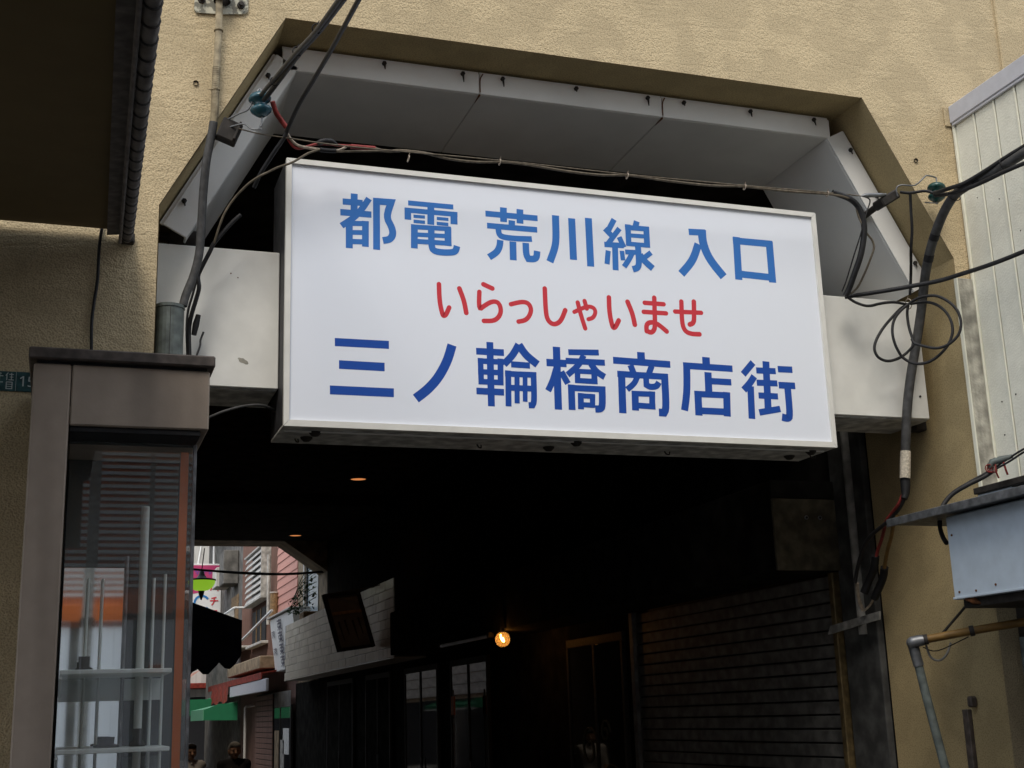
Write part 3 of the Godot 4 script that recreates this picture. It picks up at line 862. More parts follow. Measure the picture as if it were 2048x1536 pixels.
func build_cabinet():
	var t := thing("display_cabinet", V(0.17, 0, 0.4), "brown display cabinet with glass front and shelves beside the passage", "cabinet")
	var xl := -0.148
	var xr := 0.527
	var xp := -0.006
	part_box("cap", V(xl - 0.02, 3.285, 0.02), V(xr + 0.018, 3.332, 0.775), M.cabinet_cap, t, 0.006)
	part_box("header", V(xp + 0.0015, 3.028, 0.012), V(xr, 3.272, 0.75), M.cabinet, t, 0.006)
	part_box("header_gap", V(xl + 0.012, 3.2725, 0.03), V(xr - 0.012, 3.2845, 0.735), M.black, t, 0.0)
	part_box("pillar", V(xl, 0.02, 0.012), V(xp - 0.0015, 3.272, 0.75), M.cabinet, t, 0.006)
	part_box("header_lip", V(xp + 0.002, 3.003, 0.5), V(xr - 0.03, 3.027, 0.738), M.black, t, 0.004)
	part_box("plinth", V(xp + 0.002, 0.02, 0.012), V(0.505, 0.9, 0.7), M.cabinet, t, 0.006)
	part_box("back_panel", V(xp + 0.002, 0.902, 0.012), V(0.4885, 3.026, 0.05), M.cabinet_inside, t, 0.0)
	part_box("mirror", V(0.006, 0.93, 0.052), V(0.27, 2.552, 0.06), M.mirror, t, 0.0)
	part_box("pale_reflection", V(0.007, 1.99, 0.0605), V(0.43, 2.08, 0.07), M.shelf, t, 0.0)  # pale reflections low in the mirror, painted in as flat panels
	part_box("pale_reflection", V(0.275, 1.0, 0.0605), V(0.43, 1.76, 0.07), M.duct, t, 0.0)
	part_box("orange_reflection", V(0.44, 0.93, 0.515), V(0.472, 2.98, 0.52), M.orange, t, 0.0)  # orange reflection in the glass, built as a bright strip
	part_box("glass_pane", V(0.004, 0.903, 0.56), V(0.486, 3.0025, 0.565), M.glass, t, 0.0)
	part_box("glass_pane", V(0.4915, 0.903, 0.055), V(0.4965, 3.0025, 0.545), M.glass, t, 0.0)
	part_box("corner_post", V(0.486, 0.903, 0.546), V(0.5, 3.0025, 0.57), M.steel, t, 0.002)
	part_box("back_post", V(0.489, 0.903, 0.012), V(0.503, 3.026, 0.053), M.iron, t, 0.002)
	part_tube("post", [V(0.325, 0.905, 0.2), V(0.325, 2.8, 0.2)], 0.017, M.shelf, t, 12)  # these uprights stand for bright vertical reflections in the cabinet
	part_tube("post", [V(0.262, 0.905, 0.09), V(0.262, 2.6, 0.09)], 0.008, M.steel, t, 8)
	for q in [[0.105, 0.12], [0.165, 0.1], [0.375, 0.14], [0.41, 0.3]]:
		part_tube("post", [V(q[0], 0.905, q[1]), V(q[0], 2.5, q[1])], 0.006, M.shelf, t, 8)  # thinner pale reflections, modelled as rods
	for y in [1.785, 2.085]:
		part_box("shelf", V(0.008, y, 0.068), V(0.43, y + 0.018, 0.54), M.shelf, t, 0.003)
		part_tube("bracket", [V(0.012, y - 0.012, 0.53), V(0.012, y - 0.07, 0.08)], 0.006, M.shelf, t, 6)
	for q in [[0.10, 2.104, 0.035, 0.06], [0.2, 1.804, 0.05, 0.04], [0.32, 1.804, 0.03, 0.07]]:
		var c := mb()
		c.lathe([Vector2(0.0, 0.0), Vector2(q[2], 0.0), Vector2(q[2], q[3] * 0.2), Vector2(q[2] * 0.6, q[3] * 0.35), Vector2(q[2] * 0.65, q[3]), Vector2(0.0, q[3])], 14, Transform3D(Basis.IDENTITY, V(q[0], q[1], 0.3)))
		obj("display_stand", c, M.iron, t).position = -place_of(t)
	# green address plate on the wall, half hidden behind the pillar
	var a := thing("address_plate", V(-0.24, 3.33, 0.0), "small green address plate with white characters and number 15", "plate")
	var pl := part_box("plate", V(-0.42, 3.333, 0.001), V(-0.151, 3.423, 0.006), M.plate_teal, a, 0.002)
	part_box("number_field", V(-0.238, 3.337, 0.0062), V(-0.153, 3.419, 0.0075), M.plate_teal, a, 0.0)
	part_box("divider", V(-0.2395, 3.335, 0.0065), V(-0.238, 3.421, 0.008), M.plate_text, a, 0.0)
	var tm := TextMesh.new()
	var f := SystemFont.new()
	f.font_names = PackedStringArray(["Droid Sans"])
	tm.font = f
	tm.text = "15"
	tm.font_size = 64
	tm.pixel_size = 0.001
	tm.depth = 0.001
	tm.material = M.plate_text
	share("number", tm, pl, V(-0.193, 3.379, 0.0085))
	var xf := Transform3D(Basis.IDENTITY, V(-0.42, 3.333, 0.0066))
	glyph("character", pl, [[4, 55, 80, 87, 80], [4, 71, 86, 71, 70], [4, 57, 69, 57, 50], [4, 85, 69, 85, 50], [4, 57, 69, 85, 69], [3, 62, 62, 80, 62], [3, 62, 55, 80, 55], [3, 71, 62, 71, 48]], M.plate_text, xf)
	glyph("character", pl, [[4, 103, 83, 120, 79], [4, 97, 68, 128, 68], [4, 113, 81, 113, 49]], M.plate_text, xf)
	glyph("character", pl, [[4, 148, 84, 138, 70], [4, 143, 74, 143, 49], [4, 152, 76, 171, 76], [3, 154, 64, 170, 64], [4, 150, 51, 172, 51], [4, 162, 83, 162, 51]], M.plate_text, xf)
	glyph("character", pl, [[4, 97, 40, 128, 40], [4, 113, 40, 113, 12, 106, 12]], M.plate_text, xf)
	glyph("character", pl, [[4, 142, 42, 142, 9], [4, 166, 42, 166, 9], [4, 142, 41, 166, 41], [3, 142, 31, 166, 31], [3, 142, 21, 166, 21], [4, 142, 11, 166, 11]], M.plate_text, xf)
	# grey plastic cable duct on the jamb corner
	var d := thing("cable_duct", V(0.415, 3.0, -0.08), "grey green plastic cable duct behind the cabinet top", "duct")
	var b := mb(d)
	var prof := PackedVector2Array()
	for k in 13:
		var an := PI * k / 12
		prof.append(Vector2(0.418 + 0.068 * cos(an), -0.13 + 0.075 * sin(an) + 0.01))
	var up := Transform3D(Basis(Vector3.RIGHT, Vector3.BACK, Vector3.UP), Vector3.ZERO)
	b.prism(prof, 2.6, 3.795, up)
	obj("cover", b, M.duct, d)
	b = mb(d)
	for k in prof.size(): prof[k] = Vector2(0.418, -0.12) + (prof[k] - Vector2(0.418, -0.12)) * 1.05
	b.prism(prof, 3.7955, 3.81, up)
	obj("rim", b, M.duct, d)
	part_box("seam", V(0.4165, 2.6, -0.0475), V(0.419, 3.79, -0.0445), M.iron, d, 0.0)

func build_awning():
	var t := thing("awning", V(-1.5, 4.083, 0.02), "dark brown canvas awning with its edge laced to a pole", "awning")
	var fr := V(0.205, 4.083, 0.03)
	var to := V(0.1166, 3.539, 4.3)
	var ax := (to - fr).normalized()
	var b := mb(t)
	b.quad(V(-4, 4.13, 0.03), V(0.17, 4.13, 0.03), V(0.085, 3.59, 4.3), V(-4, 3.59, 4.3))
	b.quad(V(-4, 4.12, 0.03), V(-4, 3.58, 4.3), V(0.085, 3.58, 4.3), V(0.17, 4.12, 0.03))
	obj("canvas", b, M.canvas, t)
	var pole := part_tube("pole", [fr, to], 0.024, M.canvas_edge, t, 14)
	part_box("valance", V(-4, 3.05, 4.3), V(0.1, 3.6, 4.315), M.canvas, t, 0.0)  # unseen flap, added with longer canvas to deepen shade on the wall
	# hem: a flat band of canvas beside the pole
	b = mb(t)
	var hem := [V(0.115, 4.09, 0.03), V(0.19, 4.10, 0.03), V(0.1016, 3.561, 4.3), V(0.0246, 3.551, 4.3)]
	b.quad(hem[0], hem[1], hem[2], hem[3])
	b.quad(hem[0] + V(0, 0.006, 0), hem[3] + V(0, 0.006, 0), hem[2] + V(0, 0.006, 0), hem[1] + V(0, 0.006, 0))
	obj("hem", b, M.canvas_edge, t)
	part_tube("inner_bar", [V(0.175, 4.06, 0.03), V(0.0825, 3.52, 4.3)], 0.008, M.canvas_edge, t, 8)
	var l := fr.distance_to(to)
	var u := ax.cross(Vector3.UP).normalized()
	var w := u.cross(ax)
	var lash := []
	for k in 33:
		var c := fr + ax * (0.05 + k * l / 33.0)
		b = mb(t)
		var ring := []
		var tilt := rng.randf_range(0.2, 0.4)
		for j in 13:
			var a := TAU * j / 12
			ring.append(c + (u * cos(a) + w * sin(a)) * 0.0255 + ax * cos(a) * 0.02 * tilt)
		b.tube(ring, 0.0042, 6, false)
		# cord from the ring to the hem
		b.tube([c - u * 0.0 + w * 0.0255, c - V(0.03, 0.0, 0.0) + w * 0.02], 0.003, 5)
		obj("lacing_ring", b, M.lashing, pole)
		# canvas puffs a little between the rings
		b = mb(t)
		b.tube([c + ax * 0.02, c + ax * 0.05, c + ax * 0.08, c + ax * 0.105], [0.0245, 0.0275, 0.028, 0.0245], 12)
		obj("canvas_sleeve", b, M.canvas_edge, pole)
	part_box("wall_shoe", V(0.17, 4.06, 0.001), V(0.24, 4.11, 0.04), M.iron, t, 0.006)
	cable("awning_cable", [V(0.167, 4.6, 1.3), V(0.178, 4.602, 1.2), V(0.182, 4.602, 1), V(0.182, 4.571, 0.8), V(0.178, 4.542, 0.6), V(0.166, 4.454, 0.35), V(0.156, 4.393, 0.15), V(0.131, 4.299, 0.04), V(0.099, 4.167, 0.02), V(0.085, 4.044, 0.015), V(0.084, 3.874, 0.015), V(0.075, 3.777, 0.015), V(0.068, 3.681, 0.015), V(0.07, 3.585, 0.02), V(0.074, 3.51, 0.02)], 0.0075, M.black_cable, "black cable hanging from the awning down to the cabinet top")

func insulator(b: MB, c: Vector3, axis: Vector3, sc: float):
	var u := axis.cross(Vector3.BACK).normalized()
	var xf := Transform3D(Basis(u, axis, u.cross(axis)), c)
	var prof := []
	for q in [[0.0, -0.058], [0.018, -0.058], [0.03, -0.05], [0.046, -0.036], [0.05, -0.026], [0.046, -0.017], [0.03, -0.012], [0.026, 0.0], [0.03, 0.012], [0.048, 0.018], [0.053, 0.028], [0.048, 0.042], [0.034, 0.053], [0.016, 0.058], [0.0, 0.058]]:
		prof.append(Vector2(q[0], q[1]) * sc)
	b.lathe(prof, 18, xf)

func tie(parent: Node3D, c: Vector3, along: Vector3, r: float, m: Material):
	var b := mb(parent)
	var u := along.cross(Vector3.UP).normalized()
	var w := u.cross(along)
	var rg := []
	for j in 11: rg.append(c + (u * cos(TAU * j / 10) + w * sin(TAU * j / 10)) * r + along * 0.003 * sin(TAU * j / 10))
	b.tube(rg, 0.003, 5, false)
	b.tube([c + w * r, c + w * (r + 0.014) + along * 0.006 + u * 0.008], 0.002, 4)
	obj("tie", b, m, parent)

func build_wiring():
	# service cable to the left insulator
	var t := thing("service_cable", V(0.8, 4.8, 0.2), "twin black service cable running down to the blue insulator", "cable")
	part_tube("wire", curve([V(0.846, 4.365, 1.9), V(0.859, 4.537, 1.35), V(0.856, 4.673, 0.9), V(0.828, 4.752, 0.45), V(0.802, 4.78, 0.2)]), 0.012, M.black_cable, t)
	part_tube("wire", curve([V(0.831, 4.363, 1.9), V(0.841, 4.524, 1.36), V(0.834, 4.663, 0.9), V(0.809, 4.762, 0.45), V(0.787, 4.805, 0.2)]), 0.010, M.grey_cable, t)
	var pts: Array = [V(0.846, 4.365, 1.9), V(0.859, 4.537, 1.35), V(0.856, 4.673, 0.9), V(0.828, 4.752, 0.45), V(0.802, 4.78, 0.2)]
	for q in [[1, 0.02], [2, 0.021], [3, 0.022]]:
		tie(t, pts[q[0]] - V(0.012, -0.004, 0), (pts[q[0] + 1] - pts[q[0]]).normalized(), q[1], M.black)
	cable("service_cable", [V(0.966, 4.557, 1.6), V(0.99, 4.661, 1.2), V(0.998, 4.727, 0.85), V(0.989, 4.766, 0.5), V(0.958, 4.739, 0.3), V(0.934, 4.692, 0.12), V(0.919, 4.653, 0.08), V(0.875, 4.582, 0.05), V(0.821, 4.491, 0), V(0.795, 4.43, -0.05)], 0.011, M.black_cable, "single black cable running from top centre down behind the red sheath")
	# left insulator on its bracket
	t = thing("insulator", V(0.79, 4.7, 0.15), "blue porcelain spool insulator on a wire bracket, left of the signboard", "insulator", "spool insulators")
	var b := mb(t)
	insulator(b, V(0.792, 4.778, 0.15), V(-0.12, 1.0, 0.0).normalized(), 1.05)
	obj("spool", b, M.porcelain, t)
	part_tube("bracket_wire", curve([V(0.65, 4.73, 0.05), V(0.70, 4.745, 0.1), V(0.735, 4.75, 0.14), V(0.757, 4.80, 0.15), V(0.782, 4.855, 0.15), V(0.795, 4.845, 0.15), V(0.80, 4.70, 0.15), V(0.795, 4.665, 0.15)], 3), 0.0045, M.steel, t, 6)
	part_tube("bracket_wire", curve([V(0.66, 4.69, 0.05), V(0.72, 4.692, 0.1), V(0.745, 4.66, 0.13), V(0.765, 4.645, 0.15), V(0.80, 4.65, 0.15)], 3), 0.0045, M.steel, t, 6)
	b = mb(t)
	b.box(V(-0.05, -0.055, -0.03), V(0.05, 0.055, 0.03), 0.006, Transform3D(Basis(Vector3.BACK, -0.35), V(0.66, 4.675, 0.025)))
	b.box(V(0.03, -0.05, 0.0), V(0.042, 0.05, 0.06), 0.003, Transform3D(Basis(Vector3.BACK, -0.35), V(0.66, 4.675, 0.025)))
	obj("anchor", b, M.iron, t)
	# spliced lead below it
	t = thing("spliced_lead", V(0.9, 4.6, 0.08), "red sheathed lead with taped splices above the signboard's left corner", "cable")
	part_tube("sheath", curve([V(0.848, 4.798, 0.16), V(0.871, 4.756, 0.13), V(0.9, 4.734, 0.1), V(0.929, 4.703, 0.09)]), 0.013, M.red_cable, t)
	part_tube("wire", curve([V(0.93, 4.689, 0.08), V(0.95, 4.656, 0.07), V(0.986, 4.63, 0.06), V(1.03, 4.622, 0.06), V(1.1, 4.619, 0.06), V(1.162, 4.621, 0.06), V(1.2, 4.628, 0.06), V(1.23, 4.648, 0.06)]), 0.007, M.white_cable, t)
	part_tube("wire", curve([V(0.93, 4.688, 0.07), V(0.951, 4.639, 0.06), V(0.988, 4.616, 0.05), V(1.039, 4.632, 0.05), V(1.087, 4.651, 0.05), V(1.152, 4.659, 0.05), V(1.202, 4.657, 0.05), V(1.257, 4.661, 0.05)]), 0.007, M.red_cable, t)
	part_tube("splice", curve([V(1.086, 4.652, 0.055), V(1.126, 4.67, 0.055), V(1.163, 4.669, 0.055), V(1.191, 4.653, 0.055)]), [0.006, 0.012, 0.015, 0.016, 0.013, 0.016, 0.015, 0.012, 0.016, 0.015, 0.014, 0.012, 0.01, 0.008, 0.007, 0.006], M.black, t)
	part_tube("splice", curve([V(1.098, 4.614, 0.07), V(1.135, 4.613, 0.07), V(1.178, 4.616, 0.07)]), 0.012, M.black, t)
	part_tube("tape", curve([V(1.256, 4.656, 0.055), V(1.315, 4.657, 0.055), V(1.379, 4.659, 0.055)]), 0.013, M.red_cable, t)
	cable("thin_lead", [V(1.098, 4.614, 0.07), V(1.044, 4.59, 0.07), V(1, 4.558, 0.07), V(0.956, 4.527, 0.07), V(0.892, 4.5, 0.06), V(0.85, 4.476, 0.05), V(0.811, 4.455, 0.04), V(0.761, 4.425, 0), V(0.704, 4.368, -0.05), V(0.661, 4.298, -0.08), V(0.636, 4.225, -0.1), V(0.621, 4.166, -0.12), V(0.618, 4.146, -0.13)], 0.006, M.brown_cable, "thin brown lead drooping from the splice past the signboard's left edge")
	cable("beam_lead", [V(0.59, 3.301, -0.3), V(0.649, 3.329, -0.3), V(0.708, 3.356, -0.3), V(0.803, 3.386, -0.3), V(0.891, 3.397, -0.32), V(0.97, 3.391, -0.4)], 0.007, M.grey_cable, "grey lead arching under the left beam behind the cabinet")
	# black cables going down to the cabinet
	t = thing("cut_cable", V(0.6, 3.9, -0.15), "black cable with a cut stub end, hanging in front of the left beam", "cable")
	part_tube("wire", curve([V(0.741, 4.308, -0.12), V(0.696, 4.259, -0.12), V(0.622, 4.16, -0.13), V(0.6, 4.112, -0.14), V(0.566, 4.036, -0.16), V(0.55, 3.99, -0.17), V(0.556, 3.934, -0.17), V(0.544, 3.873, -0.18), V(0.526, 3.799, -0.19), V(0.517, 3.726, -0.2), V(0.523, 3.596, -0.2)]), 0.0105, M.black_cable, t)
	part_tube("wire", curve([V(0.544, 3.975, -0.18), V(0.528, 3.9, -0.19), V(0.51, 3.821, -0.2), V(0.506, 3.725, -0.2), V(0.514, 3.595, -0.2)]), 0.006, M.black_cable, t)
	part_tube("loose_end", curve([V(0.588, 3.726, -0.22), V(0.575, 3.685, -0.22), V(0.572, 3.652, -0.21), V(0.556, 3.598, -0.2)]), 0.005, M.black_cable, t)
	part_tube("tape", [V(0.558, 3.80, -0.185), V(0.548, 3.75, -0.19), V(0.54, 3.70, -0.195)], [0.012, 0.016, 0.012], M.black, t)
	# conduit down the left of the opening
	t = thing("conduit", V(0.55, 4.5, 0.05), "beige corrugated conduit descending from a wall bracket into the duct", "conduit")
	var cp := curve([V(0.593, 5.385, 0.05), V(0.595, 5.286, 0.05), V(0.595, 5.201, 0.045), V(0.592, 5.045, 0.04), V(0.588, 4.883, 0.04), V(0.587, 4.763, 0.04), V(0.578, 4.661, 0.03), V(0.558, 4.523, 0.01), V(0.551, 4.384, -0.03), V(0.549, 4.24, -0.06), V(0.547, 4.119, -0.08), V(0.54, 4.046, -0.09), V(0.52, 3.959, -0.1), V(0.49, 3.869, -0.1), V(0.478, 3.813, -0.1)], 8)
	part_tube("upper_pipe", cp.slice(0, 45), 0.0175, M.beige_pipe, t, 10)
	part_tube("lower_pipe", cp.slice(44), 0.021, M.grey_cable, t, 10)
	b = mb(t)
	for i in range(26, 66):
		for f in [0.0, 0.5]:
			var c: Vector3 = cp[i].lerp(cp[i + 1], f)
			var d: Vector3 = (cp[i + 1] - cp[i]).normalized()
			b.tube([c - d * 0.003, c, c + d * 0.003], [0.018, 0.0205, 0.018], 10, false)
	obj("corrugation", b, M.beige_pipe, t).set_meta("kind", "stuff")
	for i in [16, 32]: tie(t, cp[i], (cp[i + 1] - cp[i]).normalized(), 0.021, M.beige_pipe)
	t = thing("wall_bracket", V(0.6, 5.4, 0.0), "white painted bracket plate with bolts at the top of the conduit", "bracket")
	b = mb(t)
	b.prism(PackedVector2Array([Vector2(0.478, 5.32), Vector2(0.49, 5.304), Vector2(0.58, 5.312), Vector2(0.63, 5.317), Vector2(0.725, 5.333), Vector2(0.742, 5.35), Vector2(0.742, 5.48), Vector2(0.478, 5.48)]), 0.002, 0.012)
	obj("plate", b, M.plate_paint, t)
	for x in [0.512, 0.705]:
		b = mb(t)
		b.tube([V(x, 5.375, 0.012), V(x, 5.375, 0.024)], 0.02, 6)
		b.tube([V(x, 5.375, 0.024), V(x, 5.375, 0.04)], 0.011, 8)
		obj("bolt", b, M.iron, t)
	b = mb(t)
	b.tube([V(0.608, 5.47, 0.05), V(0.608, 5.36, 0.05)], 0.042, 14, false)
	b.tube([V(0.608, 5.47, 0.05), V(0.608, 5.36, 0.05)], 0.035, 14, false)
	obj("socket", b, M.iron, t)
	# messenger wire across the front of the opening
	t = thing("messenger_wire", V(2.5, 4.7, 0.08), "thin brown wire bundle stretched across the opening above the signboard", "wire")
	part_tube("wire", curve([V(0.696, 4.664, 0.1), V(0.801, 4.653, 0.09), V(0.935, 4.65, 0.085), V(1.246, 4.643, 0.08), V(2.032, 4.657, 0.08), V(2.749, 4.657, 0.08), V(3.455, 4.668, 0.08), V(3.98, 4.681, 0.08), V(4.199, 4.682, 0.08)], 4), 0.0035, M.brown_cable, t, 6)
	part_tube("lead", curve([V(1.378, 4.657, 0.06), V(1.442, 4.648, 0.06), V(1.504, 4.656, 0.07), V(1.634, 4.657, 0.07), V(1.766, 4.639, 0.07), V(1.913, 4.639, 0.07), V(2.047, 4.652, 0.075), V(2.198, 4.652, 0.075), V(2.393, 4.64, 0.075), V(2.592, 4.639, 0.075), V(2.766, 4.655, 0.075), V(2.971, 4.648, 0.075), V(3.241, 4.648, 0.075), V(3.458, 4.664, 0.075), V(3.709, 4.664, 0.075), V(3.982, 4.674, 0.075), V(4.092, 4.665, 0.08), V(4.156, 4.648, 0.07)], 5), 0.0075, M.brown_cable, t)
	part_tube("lead", curve([V(1.15, 4.614, 0.06), V(1.25, 4.626, 0.06), V(1.403, 4.646, 0.06), V(1.506, 4.655, 0.06)], 4), 0.006, M.brown_cable, t)
	var mp: Array = [V(0.696, 4.664, 0.1), V(0.801, 4.653, 0.09), V(0.935, 4.65, 0.085), V(1.246, 4.643, 0.08), V(2.032, 4.657, 0.08), V(2.749, 4.657, 0.08), V(3.455, 4.668, 0.08), V(3.98, 4.681, 0.08), V(4.199, 4.682, 0.08)]
	for i in [4, 5, 6, 7]: tie(t, mp[i] - V(0, 0.008, 0.004), Vector3.RIGHT, 0.015, M.white_cable)
	tie(t, mp[3] + V(0.3, -0.03, -0.004), Vector3.RIGHT, 0.016, M.white_cable)
	part_tube("turnbuckle", curve([V(4.199, 4.682, 0.08), V(4.233, 4.689, 0.08), V(4.335, 4.702, 0.08), V(4.37, 4.712, 0.08)], 3), [0.004, 0.004, 0.009, 0.013, 0.013, 0.013, 0.013, 0.009, 0.006, 0.005], M.steel, t)
	cable("drop_cable", [V(4.019, 4.689, 0.07), V(4.131, 4.661, 0.07), V(4.195, 4.61, 0.06), V(4.221, 4.52, 0.05), V(4.221, 4.436, 0.03), V(4.207, 4.34, 0), V(4.19, 4.251, -0.05), V(4.178, 4.176, -0.1), V(4.164, 4.145, -0.12)], 0.017, M.black_cable, "thick black cable curving down onto the right beam's top")
	cable("drop_lead", [V(4.174, 4.633, 0.06), V(4.188, 4.577, 0.05), V(4.211, 4.519, 0.05), V(4.239, 4.477, 0.04), V(4.278, 4.441, 0.03), V(4.293, 4.401, 0.02), V(4.28, 4.346, 0), V(4.265, 4.272, -0.05), V(4.239, 4.196, -0.1), V(4.199, 4.16, -0.12)], 0.006, M.brown_cable, "thin brown lead bowing out beside the thick drop cable")
	cable("drop_lead", [V(4.206, 4.683, 0.08), V(4.264, 4.668, 0.07), V(4.239, 4.594, 0.06), V(4.209, 4.503, 0.05), V(4.191, 4.434, 0.03), V(4.169, 4.352, 0), V(4.157, 4.228, -0.08), V(4.147, 4.171, -0.12)], 0.004, M.black_cable, "hair thin black lead hanging left of the thick drop cable")
	# right insulator
	t = thing("insulator", V(4.69, 4.74, 0.12), "green porcelain spool insulator on a bent rod, right of the opening", "insulator", "spool insulators")
	b = mb(t)
	insulator(b, V(4.688, 4.738, 0.12), V(0.1, 1.0, 0.0).normalized(), 1.0)
	obj("spool", b, M.porcelain_green, t)
	part_tube("bracket_wire", curve([V(4.44, 4.70, 0.09), V(4.43, 4.745, 0.1), V(4.46, 4.765, 0.11), V(4.545, 4.768, 0.12), V(4.62, 4.83, 0.12), V(4.64, 4.838, 0.12), V(4.69, 4.833, 0.12), V(4.697, 4.81, 0.12), V(4.679, 4.665, 0.12)], 3), 0.0045, M.steel, t, 6)
	part_tube("bracket_wire", [V(4.60, 4.668, 0.12), V(4.69, 4.672, 0.12)], 0.004, M.steel, t, 6)
	b = mb(t)
	b.box(V(-0.07, -0.028, -0.06), V(0.07, 0.028, 0.03), 0.008, Transform3D(Basis(Vector3.BACK, 0.55), V(4.40, 4.695, 0.05)))
	b.tube([V(4.40, 4.70, 0.02), V(4.46, 4.72, -0.3)], 0.02, 8)
	obj("anchor", b, M.iron, t)
	cable("tie_cable", [V(4.622, 4.701, 0.18), V(4.586, 4.725, 0.15), V(4.504, 4.716, 0.12), V(4.452, 4.725, 0.1)], 0.009, M.black_cable, "short black cable between the right insulator and its anchor")
	cable("drop_cable", [V(4.52, 4.729, 0.1), V(4.528, 4.63, 0.08), V(4.543, 4.519, 0.05), V(4.558, 4.416, 0), V(4.616, 4.317, -0.1), V(4.63, 4.196, -0.15)], 0.0085, M.black_cable, "straight thin black cable hanging below the right anchor")
	# thick bundle from the right
	t = thing("power_cable", V(4.6, 4.2, 0.0), "thick grey power cable sweeping in from the right and down past the coil", "cable")
	part_tube("sheath", curve([V(4.694, 4.669, 0.95), V(4.691, 4.667, 0.85), V(4.672, 4.652, 0.72), V(4.652, 4.64, 0.6), V(4.61, 4.625, 0.46), V(4.611, 4.612, 0.36), V(4.62, 4.569, 0.26), V(4.634, 4.502, 0.16), V(4.644, 4.414, 0.07), V(4.662, 4.309, -0.02), V(4.69, 4.215, -0.1), V(4.703, 4.084, -0.17), V(4.678, 3.91, -0.21), V(4.627, 3.728, -0.22), V(4.588, 3.548, -0.23), V(4.578, 3.376, -0.26), V(4.576, 3.277, -0.28)], 6), 0.027, M.grey_cable, t, 12)
	part_tube("wire", curve([V(4.69, 4.698, 0.96), V(4.688, 4.7, 0.86), V(4.661, 4.683, 0.74), V(4.622, 4.654, 0.62), V(4.58, 4.63, 0.5), V(4.558, 4.638, 0.4), V(4.569, 4.659, 0.3), V(4.63, 4.709, 0.17)]), 0.0125, M.black_cable, t)
	part_tube("wire", curve([V(4.681, 4.589, 0.95), V(4.663, 4.596, 0.87), V(4.623, 4.591, 0.75), V(4.613, 4.595, 0.62), V(4.592, 4.598, 0.5), V(4.588, 4.615, 0.4), V(4.616, 4.654, 0.28), V(4.62, 4.687, 0.19)]), 0.0125, M.black_cable, t)
	var bp: Array = [V(4.694, 4.669, 0.95), V(4.691, 4.667, 0.85), V(4.672, 4.652, 0.72), V(4.652, 4.64, 0.6), V(4.61, 4.625, 0.46), V(4.611, 4.612, 0.36), V(4.62, 4.569, 0.26), V(4.634, 4.502, 0.16), V(4.644, 4.414, 0.07), V(4.662, 4.309, -0.02), V(4.69, 4.215, -0.1), V(4.703, 4.084, -0.17), V(4.678, 3.91, -0.21), V(4.627, 3.728, -0.22), V(4.588, 3.548, -0.23), V(4.578, 3.376, -0.26), V(4.576, 3.277, -0.28)]
	for i in [3, 7, 8]: part_tube("tape", [bp[i].lerp(bp[i + 1], 0.3), bp[i].lerp(bp[i + 1], 0.6)], 0.0285, M.black, t, 12)
	for i in [2, 5]: tie(t, bp[i], (bp[i + 1] - bp[i]).normalized(), 0.038, M.black)
	part_tube("white_tape", curve([V(4.577, 3.283, -0.28), V(4.554, 3.124, -0.28)], 4), 0.0305, M.white_tape, t, 12)
	part_tube("black_end", curve([V(4.562, 3.132, -0.29), V(4.554, 3.045, -0.29), V(4.539, 3.007, -0.29)], 3), [0.03, 0.03, 0.028, 0.025, 0.022, 0.02, 0.018], M.black, t, 10)
	part_tube("lead", curve([V(4.554, 3.045, -0.29), V(4.548, 2.992, -0.32), V(4.554, 2.946, -0.4), V(4.549, 2.899, -0.5), V(4.55, 2.863, -0.62), V(4.553, 2.82, -0.72), V(4.573, 2.751, -0.82), V(4.588, 2.67, -0.9), V(4.598, 2.599, -0.95)]), 0.012, M.black_cable, t)
	part_tube("lead", curve([V(4.543, 3.037, -0.3), V(4.535, 2.986, -0.34), V(4.545, 2.949, -0.42), V(4.55, 2.908, -0.5), V(4.6, 2.873, -0.6), V(4.631, 2.825, -0.68), V(4.648, 2.774, -0.75), V(4.653, 2.704, -0.8)]), 0.010, M.red_cable, t)
	part_tube("lead", curve([V(4.562, 2.926, -0.4), V(4.599, 2.888, -0.5), V(4.644, 2.829, -0.6), V(4.672, 2.78, -0.68), V(4.694, 2.714, -0.75), V(4.711, 2.659, -0.8)]), 0.012, M.yellow, t)
	part_tube("sleeve", curve([V(4.647, 2.741, -0.78), V(4.656, 2.676, -0.82), V(4.666, 2.609, -0.9), V(4.655, 2.538, -0.95)]), 0.025, M.black, t)
	part_tube("sleeve", curve([V(4.709, 2.673, -0.79), V(4.726, 2.618, -0.84), V(4.727, 2.555, -0.9), V(4.722, 2.502, -0.95)]), 0.025, M.black, t)
	part_tube("bare_end", curve([V(4.719, 2.502, -0.95), V(4.723, 2.467, -1), V(4.696, 2.433, -1.03)]), 0.007, M.white_cable, t)
	part_tube("bare_end", curve([V(4.612, 2.596, -0.95), V(4.644, 2.528, -1), V(4.678, 2.463, -1.03), V(4.692, 2.433, -1.03)]), 0.011, M.white_cable, t)
	cable("low_cable", [V(4.65, 4.125, 0.9), V(4.649, 4.131, 0.8), V(4.618, 4.128, 0.65), V(4.609, 4.139, 0.5), V(4.595, 4.152, 0.35), V(4.561, 4.157, 0.22), V(4.482, 4.161, 0.1), V(4.385, 4.159, 0), V(4.285, 4.16, -0.1), V(4.204, 4.161, -0.18)], 0.013, M.black_cable, "black cable rising to the right across the white siding")
	# coil
	t = thing("cable_coil", V(4.6, 4.1, -0.1), "loosely coiled thin black cable tied in front of the right beam", "cable coil")
